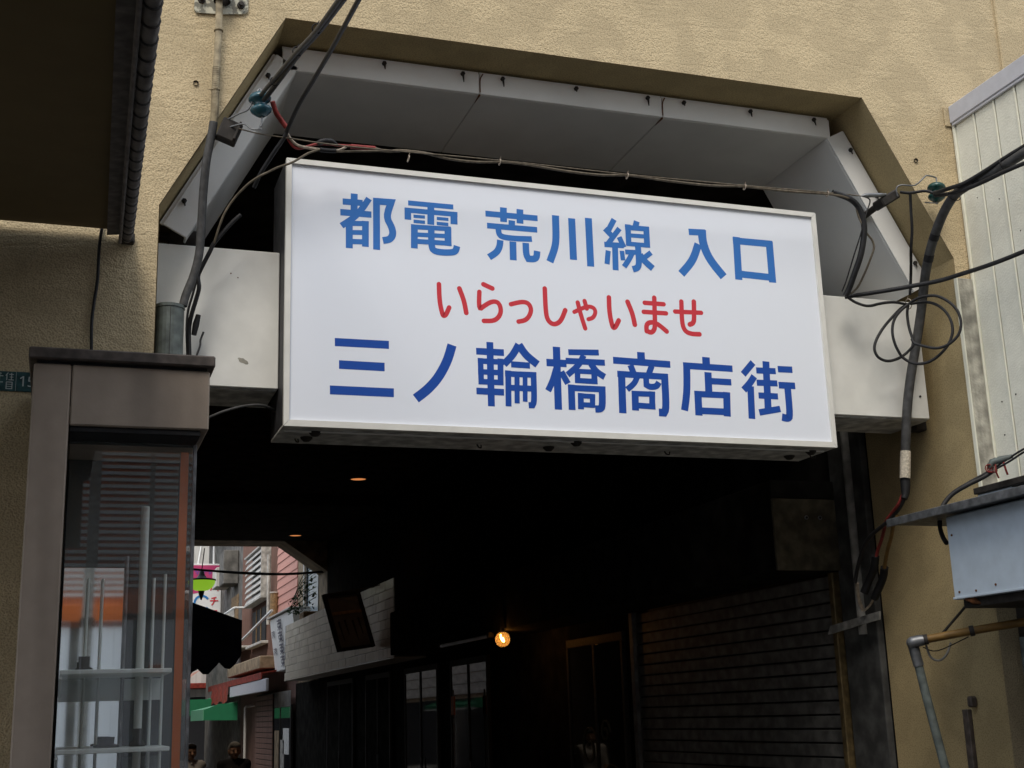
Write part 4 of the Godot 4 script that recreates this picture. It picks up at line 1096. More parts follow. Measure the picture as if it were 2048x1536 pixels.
	part_tube("tail", curve([V(4.19, 4.141, -0.13), V(4.22, 4.116, -0.12), V(4.25, 4.1, -0.11), V(4.282, 4.089, -0.1), V(4.321, 4.092, -0.1), V(4.366, 4.105, -0.1), V(4.425, 4.118, -0.1), V(4.487, 4.124, -0.1), V(4.548, 4.119, -0.1), V(4.575, 4.118, -0.1)]), 0.0085, M.black_cable, t)
	part_tube("loop", curve([V(4.579, 4.122, -0.105), V(4.533, 4.096, -0.12), V(4.464, 4.035, -0.12), V(4.394, 3.964, -0.12), V(4.342, 3.891, -0.12), V(4.325, 3.839, -0.12), V(4.339, 3.798, -0.12), V(4.372, 3.778, -0.12), V(4.41, 3.773, -0.12), V(4.455, 3.783, -0.12), V(4.501, 3.803, -0.12), V(4.538, 3.83, -0.111), V(4.56, 3.86, -0.086), V(4.568, 3.881, -0.079), V(4.565, 3.919, -0.089), V(4.563, 3.974, -0.102), V(4.564, 4.031, -0.109), V(4.569, 4.079, -0.111), V(4.577, 4.116, -0.106)]), 0.0085, M.black_cable, t)
	part_tube("loop", curve([V(4.555, 4.11, -0.076), V(4.514, 4.077, -0.09), V(4.469, 4.031, -0.09), V(4.443, 3.978, -0.09), V(4.436, 3.923, -0.09), V(4.445, 3.869, -0.09), V(4.462, 3.828, -0.09), V(4.484, 3.794, -0.09), V(4.513, 3.765, -0.075), V(4.533, 3.745, -0.044), V(4.556, 3.737, -0.01), V(4.582, 3.742, 0.026), V(4.608, 3.761, 0.06), V(4.636, 3.795, 0.094), V(4.658, 3.835, 0.118), V(4.673, 3.882, 0.131), V(4.679, 3.929, 0.13), V(4.677, 3.974, 0.12), V(4.67, 4.018, 0.1), V(4.656, 4.057, 0.072), V(4.638, 4.084, 0.042), V(4.618, 4.1, 0.011), V(4.592, 4.108, -0.026), V(4.563, 4.11, -0.066)]), 0.0085, M.black_cable, t)
	part_tube("loop", curve([V(4.535, 4.1, -0.043), V(4.554, 4.117, -0.02), V(4.577, 4.126, 0.01), V(4.602, 4.126, 0.044), V(4.626, 4.117, 0.081), V(4.649, 4.092, 0.117), V(4.669, 4.051, 0.154), V(4.681, 4.005, 0.182), V(4.685, 3.955, 0.198), V(4.681, 3.908, 0.202), V(4.669, 3.864, 0.192), V(4.652, 3.835, 0.172), V(4.63, 3.813, 0.145), V(4.608, 3.803, 0.114), V(4.585, 3.804, 0.081), V(4.562, 3.82, 0.044), V(4.541, 3.839, 0.01), V(4.523, 3.857, -0.017), V(4.518, 3.886, -0.029)]), 0.0085, M.black_cable, t)
	tie(t, [V(4.579, 4.122, -0.105), V(4.533, 4.096, -0.12), V(4.464, 4.035, -0.12), V(4.394, 3.964, -0.12), V(4.342, 3.891, -0.12), V(4.325, 3.839, -0.12), V(4.339, 3.798, -0.12), V(4.372, 3.778, -0.12), V(4.41, 3.773, -0.12), V(4.455, 3.783, -0.12), V(4.501, 3.803, -0.12), V(4.538, 3.83, -0.111), V(4.56, 3.86, -0.086), V(4.568, 3.881, -0.079), V(4.565, 3.919, -0.089), V(4.563, 3.974, -0.102), V(4.564, 4.031, -0.109), V(4.569, 4.079, -0.111), V(4.577, 4.116, -0.106)][0], V(1, 0.2, 0).normalized(), 0.03, M.white_cable)
	# junction on the siding
	t = thing("siding_lead", V(4.8, 3.1, 0.3), "black lead with a taped clamp looping over the ledge by the siding", "cable")
	part_tube("wire", curve([V(4.792, 3.166, 0.55), V(4.787, 3.159, 0.45), V(4.749, 3.121, 0.36), V(4.71, 3.085, 0.3)]), 0.006, M.black_cable, t)
	part_tube("wire", curve([V(4.781, 3.15, 0.56), V(4.776, 3.14, 0.46), V(4.746, 3.106, 0.38), V(4.707, 3.075, 0.31)]), 0.006, M.black_cable, t)
	part_tube("wire", curve([V(4.691, 3.065, 0.3), V(4.638, 3.032, 0.28), V(4.559, 2.995, 0.25), V(4.496, 2.953, 0.2), V(4.449, 2.901, 0.18), V(4.416, 2.841, 0.18), V(4.392, 2.771, 0.2), V(4.366, 2.711, 0.25), V(4.346, 2.675, 0.3)]), 0.0125, M.black_cable, t)
	part_tube("wire", curve([V(4.696, 3.076, 0.3), V(4.623, 3.04, 0.28), V(4.561, 3.006, 0.25), V(4.5, 2.964, 0.2), V(4.457, 2.912, 0.18)]), 0.006, M.black_cable, t)
	part_tube("clamp", curve([V(4.678, 3.078, 0.29), V(4.698, 3.112, 0.3), V(4.724, 3.121, 0.33), V(4.767, 3.134, 0.38)], 4), [0.008, 0.014, 0.02, 0.016, 0.022, 0.018, 0.02, 0.017, 0.021, 0.018, 0.015, 0.012, 0.01], M.duct, t)
	b = mb(t)
	var cl: Array = [V(4.678, 3.078, 0.29), V(4.698, 3.112, 0.3), V(4.724, 3.121, 0.33), V(4.767, 3.134, 0.38)]
	for k in 4:
		var c: Vector3 = cl[0] + V(-0.01 + 0.012 * k, 0.0, 0.012)
		var rg := []
		for j in 11: rg.append(c + V(0.018 * cos(TAU * j / 10), 0.022 * sin(TAU * j / 10), 0.006 * sin(j)))
		b.tube(rg, 0.0032, 5, false)
	b.tube(curve([cl[1] + V(0.01, 0, 0.01), cl[1] + V(0.0, -0.05, 0.02), cl[1] + V(0.02, -0.085, 0.01)]), 0.005, 5)
	b.tube(curve([cl[2] + V(0.01, 0, 0.01), cl[2] + V(0.012, -0.05, 0.02), cl[2] + V(0.03, -0.08, 0.01)]), 0.006, 5)
	obj("wire_tails", b, M.red_cable, t)
	# pale flat bar on the jamb under the taped leads
	t = thing("flat_bar", V(4.72, 2.37, -1.2), "slanted grey steel bar fixed below the taped leads", "bar")
	b = mb(t)
	var bar := [V(4.72, 2.318, -1.50), V(4.72, 2.372, -1.465), V(4.72, 2.422, -0.907), V(4.72, 2.372, -0.915)]
	var th := V(0.012, 0, 0)
	b.quad(bar[0], bar[3], bar[2], bar[1])
	b.quad(bar[0] + th, bar[1] + th, bar[2] + th, bar[3] + th)
	for k in 4: b.quad(bar[k], bar[(k + 1) % 4], bar[(k + 1) % 4] + th, bar[k] + th)
	obj("bar", b, M.dull_steel, t)
	part_box("stay", V(4.734, 2.36, -1.2), V(XR - 0.003, 2.39, -1.17), M.iron, t, 0.004)

func build_right_building():
	var t := thing("siding_building", V(5.0, 0, 2.0), "low white building clad in vertical boards with a grey coping", "building")
	part_box("wall", V(4.975, 0.0, 0.006), V(9.0, 5.25, 6.0), M.dark_wall, t, 0.0)
	for k in 16:
		var z0 := 0.03 + 0.1775 * k
		var b := mb(t)
		b.box(V(4.955, 3.035, z0), V(4.974, 5.25, z0 + 0.171), 0.003)
		var board := obj("siding_board", b, M.siding, t)
		if k < 6:
			for y in [3.3, 3.31 + rng.randf() * 0.4, 4.2 + rng.randf() * 0.5]:
				var sb := mb(board)
				var sy: float = y + rng.randf_range(-0.05, 0.05)
				var sz := z0 + rng.randf_range(0.04, 0.13)
				sb.tube([V(4.9555, sy, sz), V(4.952, sy, sz)], rng.randf_range(0.003, 0.007), 6)
				obj("screw", sb, M.iron, board)
		b = mb(t)
		b.box(V(4.948, 3.032, z0 + 0.1635), V(4.9565, 5.249, z0 + 0.1755), 0.003)
		obj("siding_rib", b, M.siding_edge, t)
	part_box("edge_strip", V(4.944, 3.03, 0.008), V(4.973, 5.245, 0.0285), M.siding_edge, t, 0.003)
	var b := mb(t)
	b.box(V(4.93, 5.25, 0.012), V(5.15, 5.362, 6.0), 0.005)
	b.box(V(4.936, 5.232, 0.02), V(4.953, 5.2495, 6.0), 0.003)
	obj("coping", b, M.coping, t)
	part_box("coping_end", V(4.90, 5.235, 0.002), V(4.95, 5.36, 0.0115), M.stucco, t, 0.003)
	part_box("corner_board", V(4.838, 3.0, 0.003), V(4.9425, 4.262, 0.024), M.worn_board, t, 0.004)
	part_box("corner_board_edge", V(4.828, 3.0, 0.002), V(4.8375, 4.262, 0.03), M.siding_edge, t, 0.002)
	part_tube("rain_pipe", [V(4.93, 0.0, 0.1), V(4.93, 2.2, 0.1)], 0.028, M.duct, t, 10)
	part_box("door_frame", V(4.945, 0.02, 0.22), V(4.974, 2.35, 0.27), M.shutter, t, 0.004)
	# ledge and housing over the shop front
	var h := thing("awning_housing", V(4.6, 2.6, 0.8), "pale blue awning box under a grey metal ledge", "awning box")
	part_box("ledge", V(4.215, 2.808, 0.0), V(4.944, 2.836, 2.6), M.flashing, h, 0.006)
	part_box("ledge_lip", V(4.205, 2.798, -0.006), V(4.2145, 2.84, 2.6), M.steel, h, 0.003)
	part_box("box", V(4.30, 2.375, 0.37), V(4.944, 2.8, 2.6), M.housing_blue, h, 0.008)
	for q in [[2.41, 0.42], [2.70, 0.41], [2.42, 0.7], [2.405, 0.55]]:
		part_tube("screw", [V(4.3005, q[0], q[1]), V(4.296, q[0], q[1])], 0.006, M.rust, h, 8)
	var rp := mb(h)
	nets(rp, [[V(4.31, 2.372, 0.46), V(4.32, 2.36, 0.5), 0.012, 0.018], [V(4.315, 2.36, 0.5), V(4.33, 2.345, 0.53), 0.014, 0.008]], 0.006, 0.01, Vector3.ZERO, 0.0)
	obj("rusty_catch", rp, M.rust, h)
	part_box("bottom_flange", V(4.292, 2.376, 0.372), V(4.2995, 2.388, 2.6), M.housing_blue, h, 0.002)
	part_box("underside", V(4.33, 2.33, 0.40), V(4.944, 2.374, 2.6), M.iron, h, 0.004)
	part_box("spacer", V(4.80, 2.837, 0.02), V(4.93, 2.985, 0.3), M.housing_blue, h, 0.004)
	part_box("flashing_strip", V(4.78, 2.986, 0.012), V(4.944, 3.022, 2.6), M.iron, h, 0.004)
	# yellow gas pipe with its grey down pipe
	var g := thing("gas_pipe", V(4.3, 2.2, 0.12), "yellow pipe with galvanised elbow and slanting grey down pipe", "pipe")
	part_tube("pipe", curve([V(4.224, 2.184, 0.12), V(4.404, 2.217, 0.25), V(4.553, 2.242, 0.38), V(4.69, 2.262, 0.5)], 2), 0.021, M.yellow, g, 12)
	part_tube("down_pipe", curve([V(4.218, 2.167, 0.1), V(4.237, 2.077, 0.1), V(4.258, 1.912, 0.11), V(4.287, 1.723, 0.12), V(4.317, 1.525, 0.13), V(4.377, 1.196, 0.14)], 3), 0.0225, M.duct, g, 12)
	var gp: Array = [V(4.224, 2.184, 0.12), V(4.404, 2.217, 0.25), V(4.553, 2.242, 0.38), V(4.69, 2.262, 0.5)]
	var gd: Array = [V(4.218, 2.167, 0.1), V(4.237, 2.077, 0.1), V(4.258, 1.912, 0.11), V(4.287, 1.723, 0.12), V(4.317, 1.525, 0.13), V(4.377, 1.196, 0.14)]
	part_tube("elbow", curve([gp[0].lerp(gp[1], 0.2), gp[0], gp[0] + V(-0.016, -0.006, -0.01), gd[0], gd[1].lerp(gd[2], 0.1)], 3), [0.026, 0.028, 0.03, 0.03, 0.03, 0.031, 0.031, 0.03, 0.029, 0.028, 0.028, 0.027, 0.027], M.steel, g, 12)
	for f in [0.22, 1.3]:
		var c: Vector3 = gp[int(f)].lerp(gp[int(f) + 1], fmod(f, 1.0))
		var d: Vector3 = (gp[2] - gp[0]).normalized()
		part_tube("clamp", [c - d * 0.012, c + d * 0.012], 0.027, M.iron, g, 12)
	part_tube("wire", curve([gp[0] + V(0.04, -0.03, 0), gp[0] + V(0.12, -0.05, 0.01), gp[1] + V(0.05, -0.02, 0)]), 0.003, M.iron, g, 5)
	part_tube("hoop", curve([gp[0] + V(0.06, -0.02, 0), gp[0] + V(0.08, -0.08, 0), gp[0] + V(0.13, -0.1, 0), gp[0] + V(0.18, -0.07, 0), gp[0] + V(0.2, -0.01, 0.02)]), 0.006, M.dull_steel, g, 6)
	part_tube("stay", [gp[0] + V(0.12, 0.01, 0.02), gp[0] + V(0.36, 0.2, 0.0)], 0.007, M.iron, g, 6)
	var k := thing("conduit_box", V(4.9, 1.5, 0.02), "dark narrow meter channel on the beige pier at lower right", "channel")
	part_box("channel", V(4.815, 0.6, -0.35), V(4.846, 1.83, -0.3), M.cabinet_cap, k, 0.004)
	part_box("knob", V(4.80, 1.84, -0.28), V(4.846, 1.9, -0.24), M.cabinet_cap, k, 0.01)

func build_opposite():
	# across the street, seen only mirrored in the display cabinet
	var t := thing("opposite_shop", V(0, 0, 9.0), "shop across the street with white slats and orange band, mirrored in the cabinet", "building")
	part_box("wall", V(-9, 0, 9.05), V(11, 11.5, 14), M.backing, t, 0.0)
	for k in 42:
		part_box("slat", V(-9, 3.26 + k * 0.068, 9.037), V(11, 3.294 + k * 0.068, 9.049), M.slat_white, t, 0.0)
	part_box("upper_wall", V(-9, 6.2, 8.98), V(11, 11.5, 9.049), M.pale_wall, t, 0.0)
	for k in 6: part_box("window", V(-7.5 + 3.0 * k, 6.8, 8.96), V(-6.0 + 3.0 * k, 8.2, 8.979), M.dark_glass, t, 0.0)
	part_box("sign_band", V(-9, 2.98, 8.95), V(11, 3.17, 9.049), M.orange, t, 0.01)
	for k in 12:
		part_box("white_panel", V(-3.4 + k * 0.6, 0.75, 9.0), V(-2.9 + k * 0.6, 2.93, 9.049), M.sign_white, t, 0.01)
		if k % 2: part_box("orange_panel", V(-3.4 + k * 0.6, 2.40, 8.98), V(-3.2 + k * 0.6, 2.48, 8.999), M.orange, t, 0.0)
	part_box("lower_wall", V(-9, 0.74, 9.03), V(11, 2.93, 9.0495), M.grey_wall, t, 0.0)
	part_box("sill", V(-9, 0.0, 8.95), V(11, 0.74, 9.049), M.grey_wall, t, 0.01)
	var texts := ["slim grey pole, outermost of the four mirrored in the cabinet", "thick grey pole mirrored left of centre in the cabinet", "thin pole with a clamp mirrored right of centre in the cabinet", "tall pole mirrored at the right side of the cabinet"]
	for k in 4:
		var x: float = [-0.1, 0.26, 0.8, 1.1][k]
		var p := thing("utility_pole", V(x, 0, 8.4), texts[k], "pole", "poles across the street")
		var rad: float = [0.03, 0.055, 0.025, 0.05][k]
		part_tube("shaft", [V(x, 0, 8.4), V(x, 7.5, 8.4)], rad, M.dull_steel, p, 10)
		part_tube("clamp", [V(x, 2.9, 8.4), V(x, 2.98, 8.4)], rad + 0.02, M.iron, p, 10)

func kanji_text(parent: Node3D, called: String, strokes: Array, at: Vector3, basis_: Basis, m: Material, size: float):
	glyph(called, parent, strokes, m, Transform3D(basis_, at), false, size * 0.01)

func build_passage():
	# roller shutter nearest on the right
	var t := thing("roller_shutter", V(4.82, 0, -2.9), "closed dark roller shutter with many slats, right side of the passage", "shutter")
	var b := mb()
	b.box(V(4.797, 0.0, -4.7), V(4.815, 0.078, -1.52), 0.006)
	var slat := b.done(M.shutter)
	for k in 30: share("slat", slat, t, V(0, 0.03 + 0.0895 * k, 0))
	part_box("backing", V(4.816, 0.02, -4.72), V(4.83, 2.74, -1.5), M.black, t, 0.0)
	part_box("guide_rail", V(4.765, 0.02, -1.515), V(4.84, 2.72, -1.46), M.rail_brass, t, 0.006)
	part_box("guide_rail", V(4.765, 0.02, -4.78), V(4.84, 2.72, -4.705), M.shutter, t, 0.006)
	t = thing("pilaster", V(4.8, 0, -1.25), "dark grey painted pilaster between shutter and beige jamb", "pilaster")
	part_box("shaft", V(4.80, 0.02, -1.44), V(XR - 0.003, 4.5, -1.06), M.pilaster_paint, t, 0.006)
	part_tube("pipe", [V(4.79, 2.3, -1.2), V(4.79, 4.4, -1.2)], 0.03, M.dull_steel, t, 10)
	# fascia box over the shops
	t = thing("shop_fascia", V(4.6, 2.72, -6.0), "dark boxed shop fascia with a worn end panel facing the street", "fascia")
	part_box("box", V(4.335, 2.725, -11.95), V(XR - 0.003, 3.31, -1.43), M.passage_dark, t, 0.01)
	part_box("end_panel", V(4.335, 2.725, -1.428), V(4.84, 3.19, -1.405), M.worn_box, t, 0.004)
	part_box("end_cap", V(4.33, 3.193, -1.428), V(4.84, 3.31, -1.405), M.passage_dark, t, 0.004)
	for x in [4.576, 4.677]:
		part_tube("bolt_hole", [V(x, 3.067, -1.404), V(x, 3.067, -1.398)], 0.014, M.steel, t, 10)
		part_tube("bolt", [V(x, 3.067, -1.399), V(x, 3.067, -1.394)], 0.008, M.black, t, 8)
	# tiled band further in
	t = thing("tiled_fascia", V(4.6, 2.72, -16.5), "pale grey tiled fascia band along the passage's right side", "fascia")
	part_box("core", V(4.41, 2.71, -21.4), V(XR - 0.003, 3.80, -11.96), M.grout, t, 0.0)
	for r in 8:
		var x := -21.39 + (0.145 if r % 2 else 0.0)
		while x < -12.0:
			var z1 := minf(x + 0.285, -11.97)
			b = mb(t)
			var j := rng.randf_range(0.0, 0.004)
			b.box(V(4.392 + j, 2.715 + r * 0.136, x), V(4.4095, 2.715 + r * 0.136 + 0.13, z1), 0.003)
			obj("tile", b, [M.tile, M.tile, M.tile_b, M.tile_c][rng.randi() % 4], t)
			x += 0.292
	part_box("soffit", V(4.385, 2.69, -21.4), V(XR - 0.003, 2.708, -11.96), M.tile_b, t, 0.003)
	# hanging plaque in front of the tiles
	t = thing("plaque", V(4.1, 2.9, -13.0), "dark framed hanging plaque tilted in front of the tiled fascia", "plaque")
	var xf := Transform3D(Basis.from_euler(V(-0.28, 0.4, 0.13)), V(3.97, 3.28, -13.0)).scaled_local(V(1.38, 1.03, 1.0))
	for q in [[V(-0.22, -0.4, -0.02), V(0.22, 0.4, 0.0), M.grey_wall, "board"], [V(-0.24, -0.42, -0.03), V(-0.2, 0.42, 0.03), M.black, "frame"], [V(0.2, -0.42, -0.03), V(0.24, 0.42, 0.03), M.black, "frame"], [V(-0.199, 0.38, -0.03), V(0.199, 0.42, 0.03), M.black, "frame"], [V(-0.199, -0.42, -0.03), V(0.199, -0.38, 0.03), M.black, "frame"], [V(-0.198, 0.10, 0.001), V(0.198, 0.145, 0.012), M.wood, "stripe"]]:
		b = mb(t)
		b.box(q[0], q[1], 0.004, xf)
		obj(q[3], b, q[2], t)
	for q in [[-0.13, 0.0, -0.28], [-0.05, 0.02, -0.2], [0.05, 0.0, -0.3], [0.13, 0.03, -0.22]]:
		b = mb(t)
		b.tube([xf * V(q[0], q[1], 0.004), xf * V(q[0] + 0.01, q[2], 0.004)], [0.016, 0.006], 6)
		obj("brush_mark", b, M.iron, t)
	b = mb(t)
	b.tube([xf * V(-0.2, 0.42, 0), V(4.38, 3.78, -13.1)], 0.008, 5)
	b.tube([xf * V(0.2, 0.42, 0), V(4.40, 3.78, -12.8)], 0.008, 5)
	obj("hanger", b, M.iron, t)
	# bare bulb under the fascia
	t = thing("bulb_lamp", V(4.3, 2.64, -6.92), "bare round bulb glowing warm under the dark fascia", "lamp")
	b = mb(t)
	var prof := []
	for k in 17: prof.append(Vector2(maxf(0.078 * sin(PI * k / 16.0), 0.0001), -0.078 * cos(PI * k / 16.0)))
	b.lathe(prof, 24, Transform3D(Basis.IDENTITY, V(4.3, 2.632, -6.92)))
	obj("bulb_glass", b, M.bulb_glass, t)
	part_tube("filament", curve([V(4.28, 2.68, -6.92), V(4.275, 2.65, -6.9), V(4.295, 2.62, -6.92), V(4.31, 2.61, -6.91), V(4.30, 2.65, -6.92)]), 0.007, M.bulb_glow, t, 8)
	part_tube("socket", [V(4.3, 2.705, -6.92), V(4.3, 2.76, -6.92)], 0.022, M.iron, t, 10)
	part_tube("arm", [V(4.3, 2.75, -6.92), V(4.40, 2.75, -6.92)], 0.012, M.iron, t, 8)
	var o := OmniLight3D.new()
	o.name = "lamp_light"
	o.position = V(0.0, -0.01, 0.0)
	o.light_color = Color(1.0, 0.68, 0.34)
	o.light_energy = 0.006
	o.light_size = 0.03
	o.omni_range = 12.0
	o.omni_attenuation = 2.0
	o.shadow_enabled = true
	t.add_child(o)
	t = thing("lamp_tube", V(4.35, 2.715, -8.4), "unlit white lamp tube along the fascia edge beside the bulb", "lamp tube")
	part_tube("tube", [V(4.32, 2.70, -9.3), V(4.32, 2.70, -7.45)], 0.02, M.sign_white, t, 10)
	for z in [-9.33, -7.42]: part_box("holder", V(4.30, 2.68, z - 0.03), V(4.36, 2.74, z + 0.03), M.iron, t, 0.004)
	# shop fronts with glazed doors, deep in the dark
	for q in [[-6.4, -5.0, "glazed shop door with scroll stickers beside the roller shutter"], [-10.6, -9.0, "glazed shop door behind the lit bulb"], [-13.0, -11.2, "glazed shop door catching a pale reflection"], [-15.6, -13.9, "dark boarded shop door below the hanging plaque"], [-18.9, -16.6, "dark boarded shop door nearest the far opening"]]:
		t = thing("shop_door", V(4.82, 0, (q[0] + q[1]) / 2), q[2], "shop door", "shop doors in the passage")
		part_box("glass_pane" if q[0] > -13.5 else "door_board", V(4.80, 0.1, q[0] + 0.06), V(4.806, 2.5, q[1] - 0.06), M.dark_glass if q[0] > -13.5 else M.passage_dark, t, 0.0)
		part_box("rail", V(4.79, 2.501, q[0]), V(4.83, 2.58, q[1]), M.iron, t, 0.003)
		part_box("rail", V(4.79, 0.02, q[0]), V(4.83, 0.099, q[1]), M.iron, t, 0.003)
		for z in [q[0], (q[0] + q[1]) / 2 - 0.02, q[1] - 0.055]:
			part_box("stile", V(4.788, 0.1, z), V(4.83, 2.5, z + 0.05), M.iron, t, 0.003)
		part_tube("handle", [V(4.77, 0.95, (q[0] + q[1]) / 2 + 0.09), V(4.77, 1.35, (q[0] + q[1]) / 2 + 0.09)], 0.012, M.steel, t, 8)
		if q[0] == -6.4:
			for s in [[1.7, 0.12, -5.5], [1.55, 0.22, -5.9], [1.2, 0.25, -5.4]]:
				b = mb(t)
				var sp := []
				for k in 22:
					var a := k * 0.42
					sp.append(V(4.797, s[0] + sin(a) * s[1] * (1.0 - k / 26.0), s[2] + cos(a) * s[1] * (1.0 - k / 26.0)))
				b.tube(sp, 0.011, 5)
				obj("scroll_sticker", b, M.worn_box, t)
	t = thing("standing_pole", V(4.6, 0, -9.8), "narrow banner pole with an orange tip beside the glazed door", "pole")
	part_tube("pole", [V(4.6, 0.02, -9.8), V(4.6, 2.2, -9.8)], 0.012, M.steel, t, 8)
	part_box("banner", V(4.59, 1.9, -9.86), V(4.605, 2.12, -9.74), M.orange, t, 0.0)
	# dark awning of a shop on the left
	t = thing("shop_awning", V(0.9, 2.5, -5.5), "black scalloped shop awning seen from its end on the left", "awning")
	b = mb(t)
	var e := PackedVector2Array([Vector2(XL + 0.01, 3.14), Vector2(1.47, 2.73), Vector2(1.475, 2.46)])
	var sc := []
	for k in 26:
		var x := lerpf(1.47, XL + 0.02, k / 25.0)
		sc.append(Vector2(x, 2.44 - 0.09 * absf(sin(k * 0.75)) - 0.14 * clampf(k / 14.0, 0.0, 1.0)))
	b.prism(PackedVector2Array(Array(e) + sc), -5.52, -5.5)
	obj("end_panel", b, M.navy_canvas, t)
	b = mb(t)
	b.prism(PackedVector2Array([Vector2(XL + 0.01, 3.15), Vector2(1.48, 2.74), Vector2(1.48, 2.46), Vector2(1.465, 2.46), Vector2(1.465, 2.72), Vector2(XL + 0.01, 3.13)]), -8.8, -5.521)
	obj("canopy", b, M.navy_canvas, t)

# a wall of lapped boards running away from the viewer, facing -x
func lapped(parent: Node3D, called: String, x: float, z0: float, z1: float, y0: float, y1: float, step: float, m: Material):
	var y := y0
	while y < y1 - 0.01:
		var b := mb(parent)
		var h := minf(step, y1 - y)
		b.quad(V(x - 0.022, y, z0), V(x - 0.022, y, z1), V(x - 0.004, y + h, z1), V(x - 0.004, y + h, z0))
		b.quad(V(x, y, z0), V(x, y, z1), V(x - 0.022, y, z1), V(x - 0.022, y, z0))
		b.quad(V(x, y + h, z0), V(x, y, z0), V(x - 0.022, y, z0), V(x - 0.004, y + h, z0))
		b.quad(V(x, y, z1), V(x, y + h, z1), V(x - 0.004, y + h, z1), V(x - 0.022, y, z1))
		obj(called, b, m, parent)
		y += step

func build_alley():
	# first house after the passage
	var t := thing("tan_house", V(6, 0, -21.6), "tan walled house with a pale blue window just past the opening", "building")
	part_box("wall", V(4.95, 0, -23.09), V(9, 8.0, -20.1), M.tan_wall, t, 0.0)
	part_box("dark_shop_front", V(4.90, 0.0, -23.0), V(4.949, 2.68, -20.1), M.passage_dark, t, 0.0)
	part_box("window", V(4.93, 4.0, -21.75), V(4.949, 6.4, -20.6), M.window_blue, t, 0.0)
	part_box("window_frame", V(4.90, 3.9, -21.84), V(4.949, 6.5, -21.755), M.black, t, 0.004)
	part_tube("pipe", [V(4.9, 3.6, -22.0), V(4.9, 7.5, -22.0)], 0.03, M.board_white, t, 8)
	t = thing("pink_house", V(6, 0, -24.5), "house with pink lapped siding beyond the passage", "building")
	part_box("wall", V(4.95, 0, -26.0), V(9, 8.6, -23.1), M.brown_siding, t, 0.0)
	lapped(t, "siding_board", 4.948, -25.98, -23.12, 3.6, 8.4, 0.2, M.pink_siding)
	part_box("roof", V(4.7, 8.6, -26.0), V(9, 8.8, -20.1), M.grey_wall, t, 0.01)
	t = thing("brown_house", V(6, 0, -29.3), "brown corrugated house with white louvred window box", "building")
	part_box("wall", V(4.95, 0, -32.5), V(9, 9.5, -26.01), M.brown_siding, t, 0.0)
	var z := -32.4
	while z < -26.1:
		part_tube("rib", [V(4.945, 3.4, z), V(4.945, 9.4, z)], 0.022, M.brown_siding, t, 6)
		z += 0.16
	for k in 8:
		var b := mb(t)
		b.box(V(-0.014, -0.075, -1.55), V(0.014, 0.075, 1.55), 0.003, Transform3D(Basis(Vector3.BACK, -0.45), V(4.74, 5.02 + 0.158 * k, -28.6)))
		obj("louvre_slat", b, M.louvre, t)
	part_box("louvre_frame", V(4.68, 4.9, -30.2), V(4.93, 4.945, -27.0), M.louvre, t, 0.004)
	part_box("louvre_frame", V(4.68, 6.2, -30.2), V(4.93, 6.25, -27.0), M.louvre, t, 0.004)
	part_box("louvre_end", V(4.68, 4.946, -27.05), V(4.93, 6.199, -27.0), M.louvre, t, 0.004)
	part_box("louvre_back", V(4.90, 4.95, -30.2), V(4.925, 6.2, -27.06), M.black, t, 0.0)
	part_tube("pipe", [V(4.8, 4.2, -26.5), V(4.8, 5.9, -26.5)], 0.042, M.louvre, t, 8)
	part_box("lower_window", V(4.90, 3.9, -30.0), V(4.93, 4.75, -27.6), M.black, t, 0.0)
	part_box("window_sill", V(4.75, 3.8, -30.2), V(4.94, 3.87, -27.3), M.pale_wall, t, 0.01)
	for zz in [-29.2, -28.4]: part_box("window_bar", V(4.88, 3.9, zz), V(4.899, 4.75, zz + 0.06), M.wood, t, 0.0)
	part_box("stone_ledge", V(4.5, 3.12, -32.0), V(4.94, 3.42, -25.7), M.tan_wall, t, 0.02)
	var rl := thing("balcony", V(4.6, 4.0, -30.0), "small balcony with pale vertical bars on the brown house", "balcony")
	part_box("floor", V(4.42, 3.86, -33.0), V(4.94, 3.92, -30.3), M.pale_wall, rl, 0.01)
	part_tube("rail", [V(4.45, 4.93, -33.0), V(4.45, 4.93, -30.3)], 0.03, M.board_white, rl, 6)
	part_tube("rail", [V(4.45, 4.93, -30.3), V(4.94, 4.93, -30.3)], 0.03, M.board_white, rl, 6)
	for k in 14: part_tube("bar", [V(4.45, 3.92, -33.0 + 0.2 * k), V(4.45, 4.92, -33.0 + 0.2 * k)], 0.025, M.louvre, rl, 6)
	cable("stay_pole", [V(4.45, 3.95, -28.7), V(4.5, 4.33, -23.9)], 0.03, M.board_white, "slanting white pole below the balcony", "", "pole")
	t = thing("bamboo_post", V(4.8, 4.3, -25.4), "short yellowish round post in front of the pink siding", "post")
	part_tube("post", [V(4.85, 4.2, -25.9), V(4.85, 4.9, -25.9)], 0.1, M.wood, t, 12)
	part_tube("cap", [V(4.85, 4.9, -25.9), V(4.85, 4.93, -25.9)], 0.11, M.pale_wall, t, 12)
	t = thing("grey_house", V(6, 0, -36.5), "dark grey house with an air conditioner behind the red sign", "building")
	part_box("wall", V(4.95, 0, -42), V(9, 11, -32.51), M.grey_wall, t, 0.0)
	part_box("air_conditioner", V(4.5, 6.0, -36.5), V(4.94, 6.6, -35.4), M.pale_wall, t, 0.02)
	part_box("hanging_box", V(4.5, 5.9, -34.6), V(4.94, 6.9, -33.5), M.grey_wall, t, 0.02)
	part_box("window", V(4.93, 4.6, -35.0), V(4.948, 5.6, -33.4), M.wood, t, 0.0)
	part_box("eave", V(4.2, 8.6, -42), V(4.94, 8.75, -33), M.iron, t, 0.01)
	# fascia sign with dark characters
	t = thing("fascia_sign", V(4.6, 3.1, -22.5), "white shop fascia sign leaning forward, with dark characters", "signboard")
	var b := mb(t)
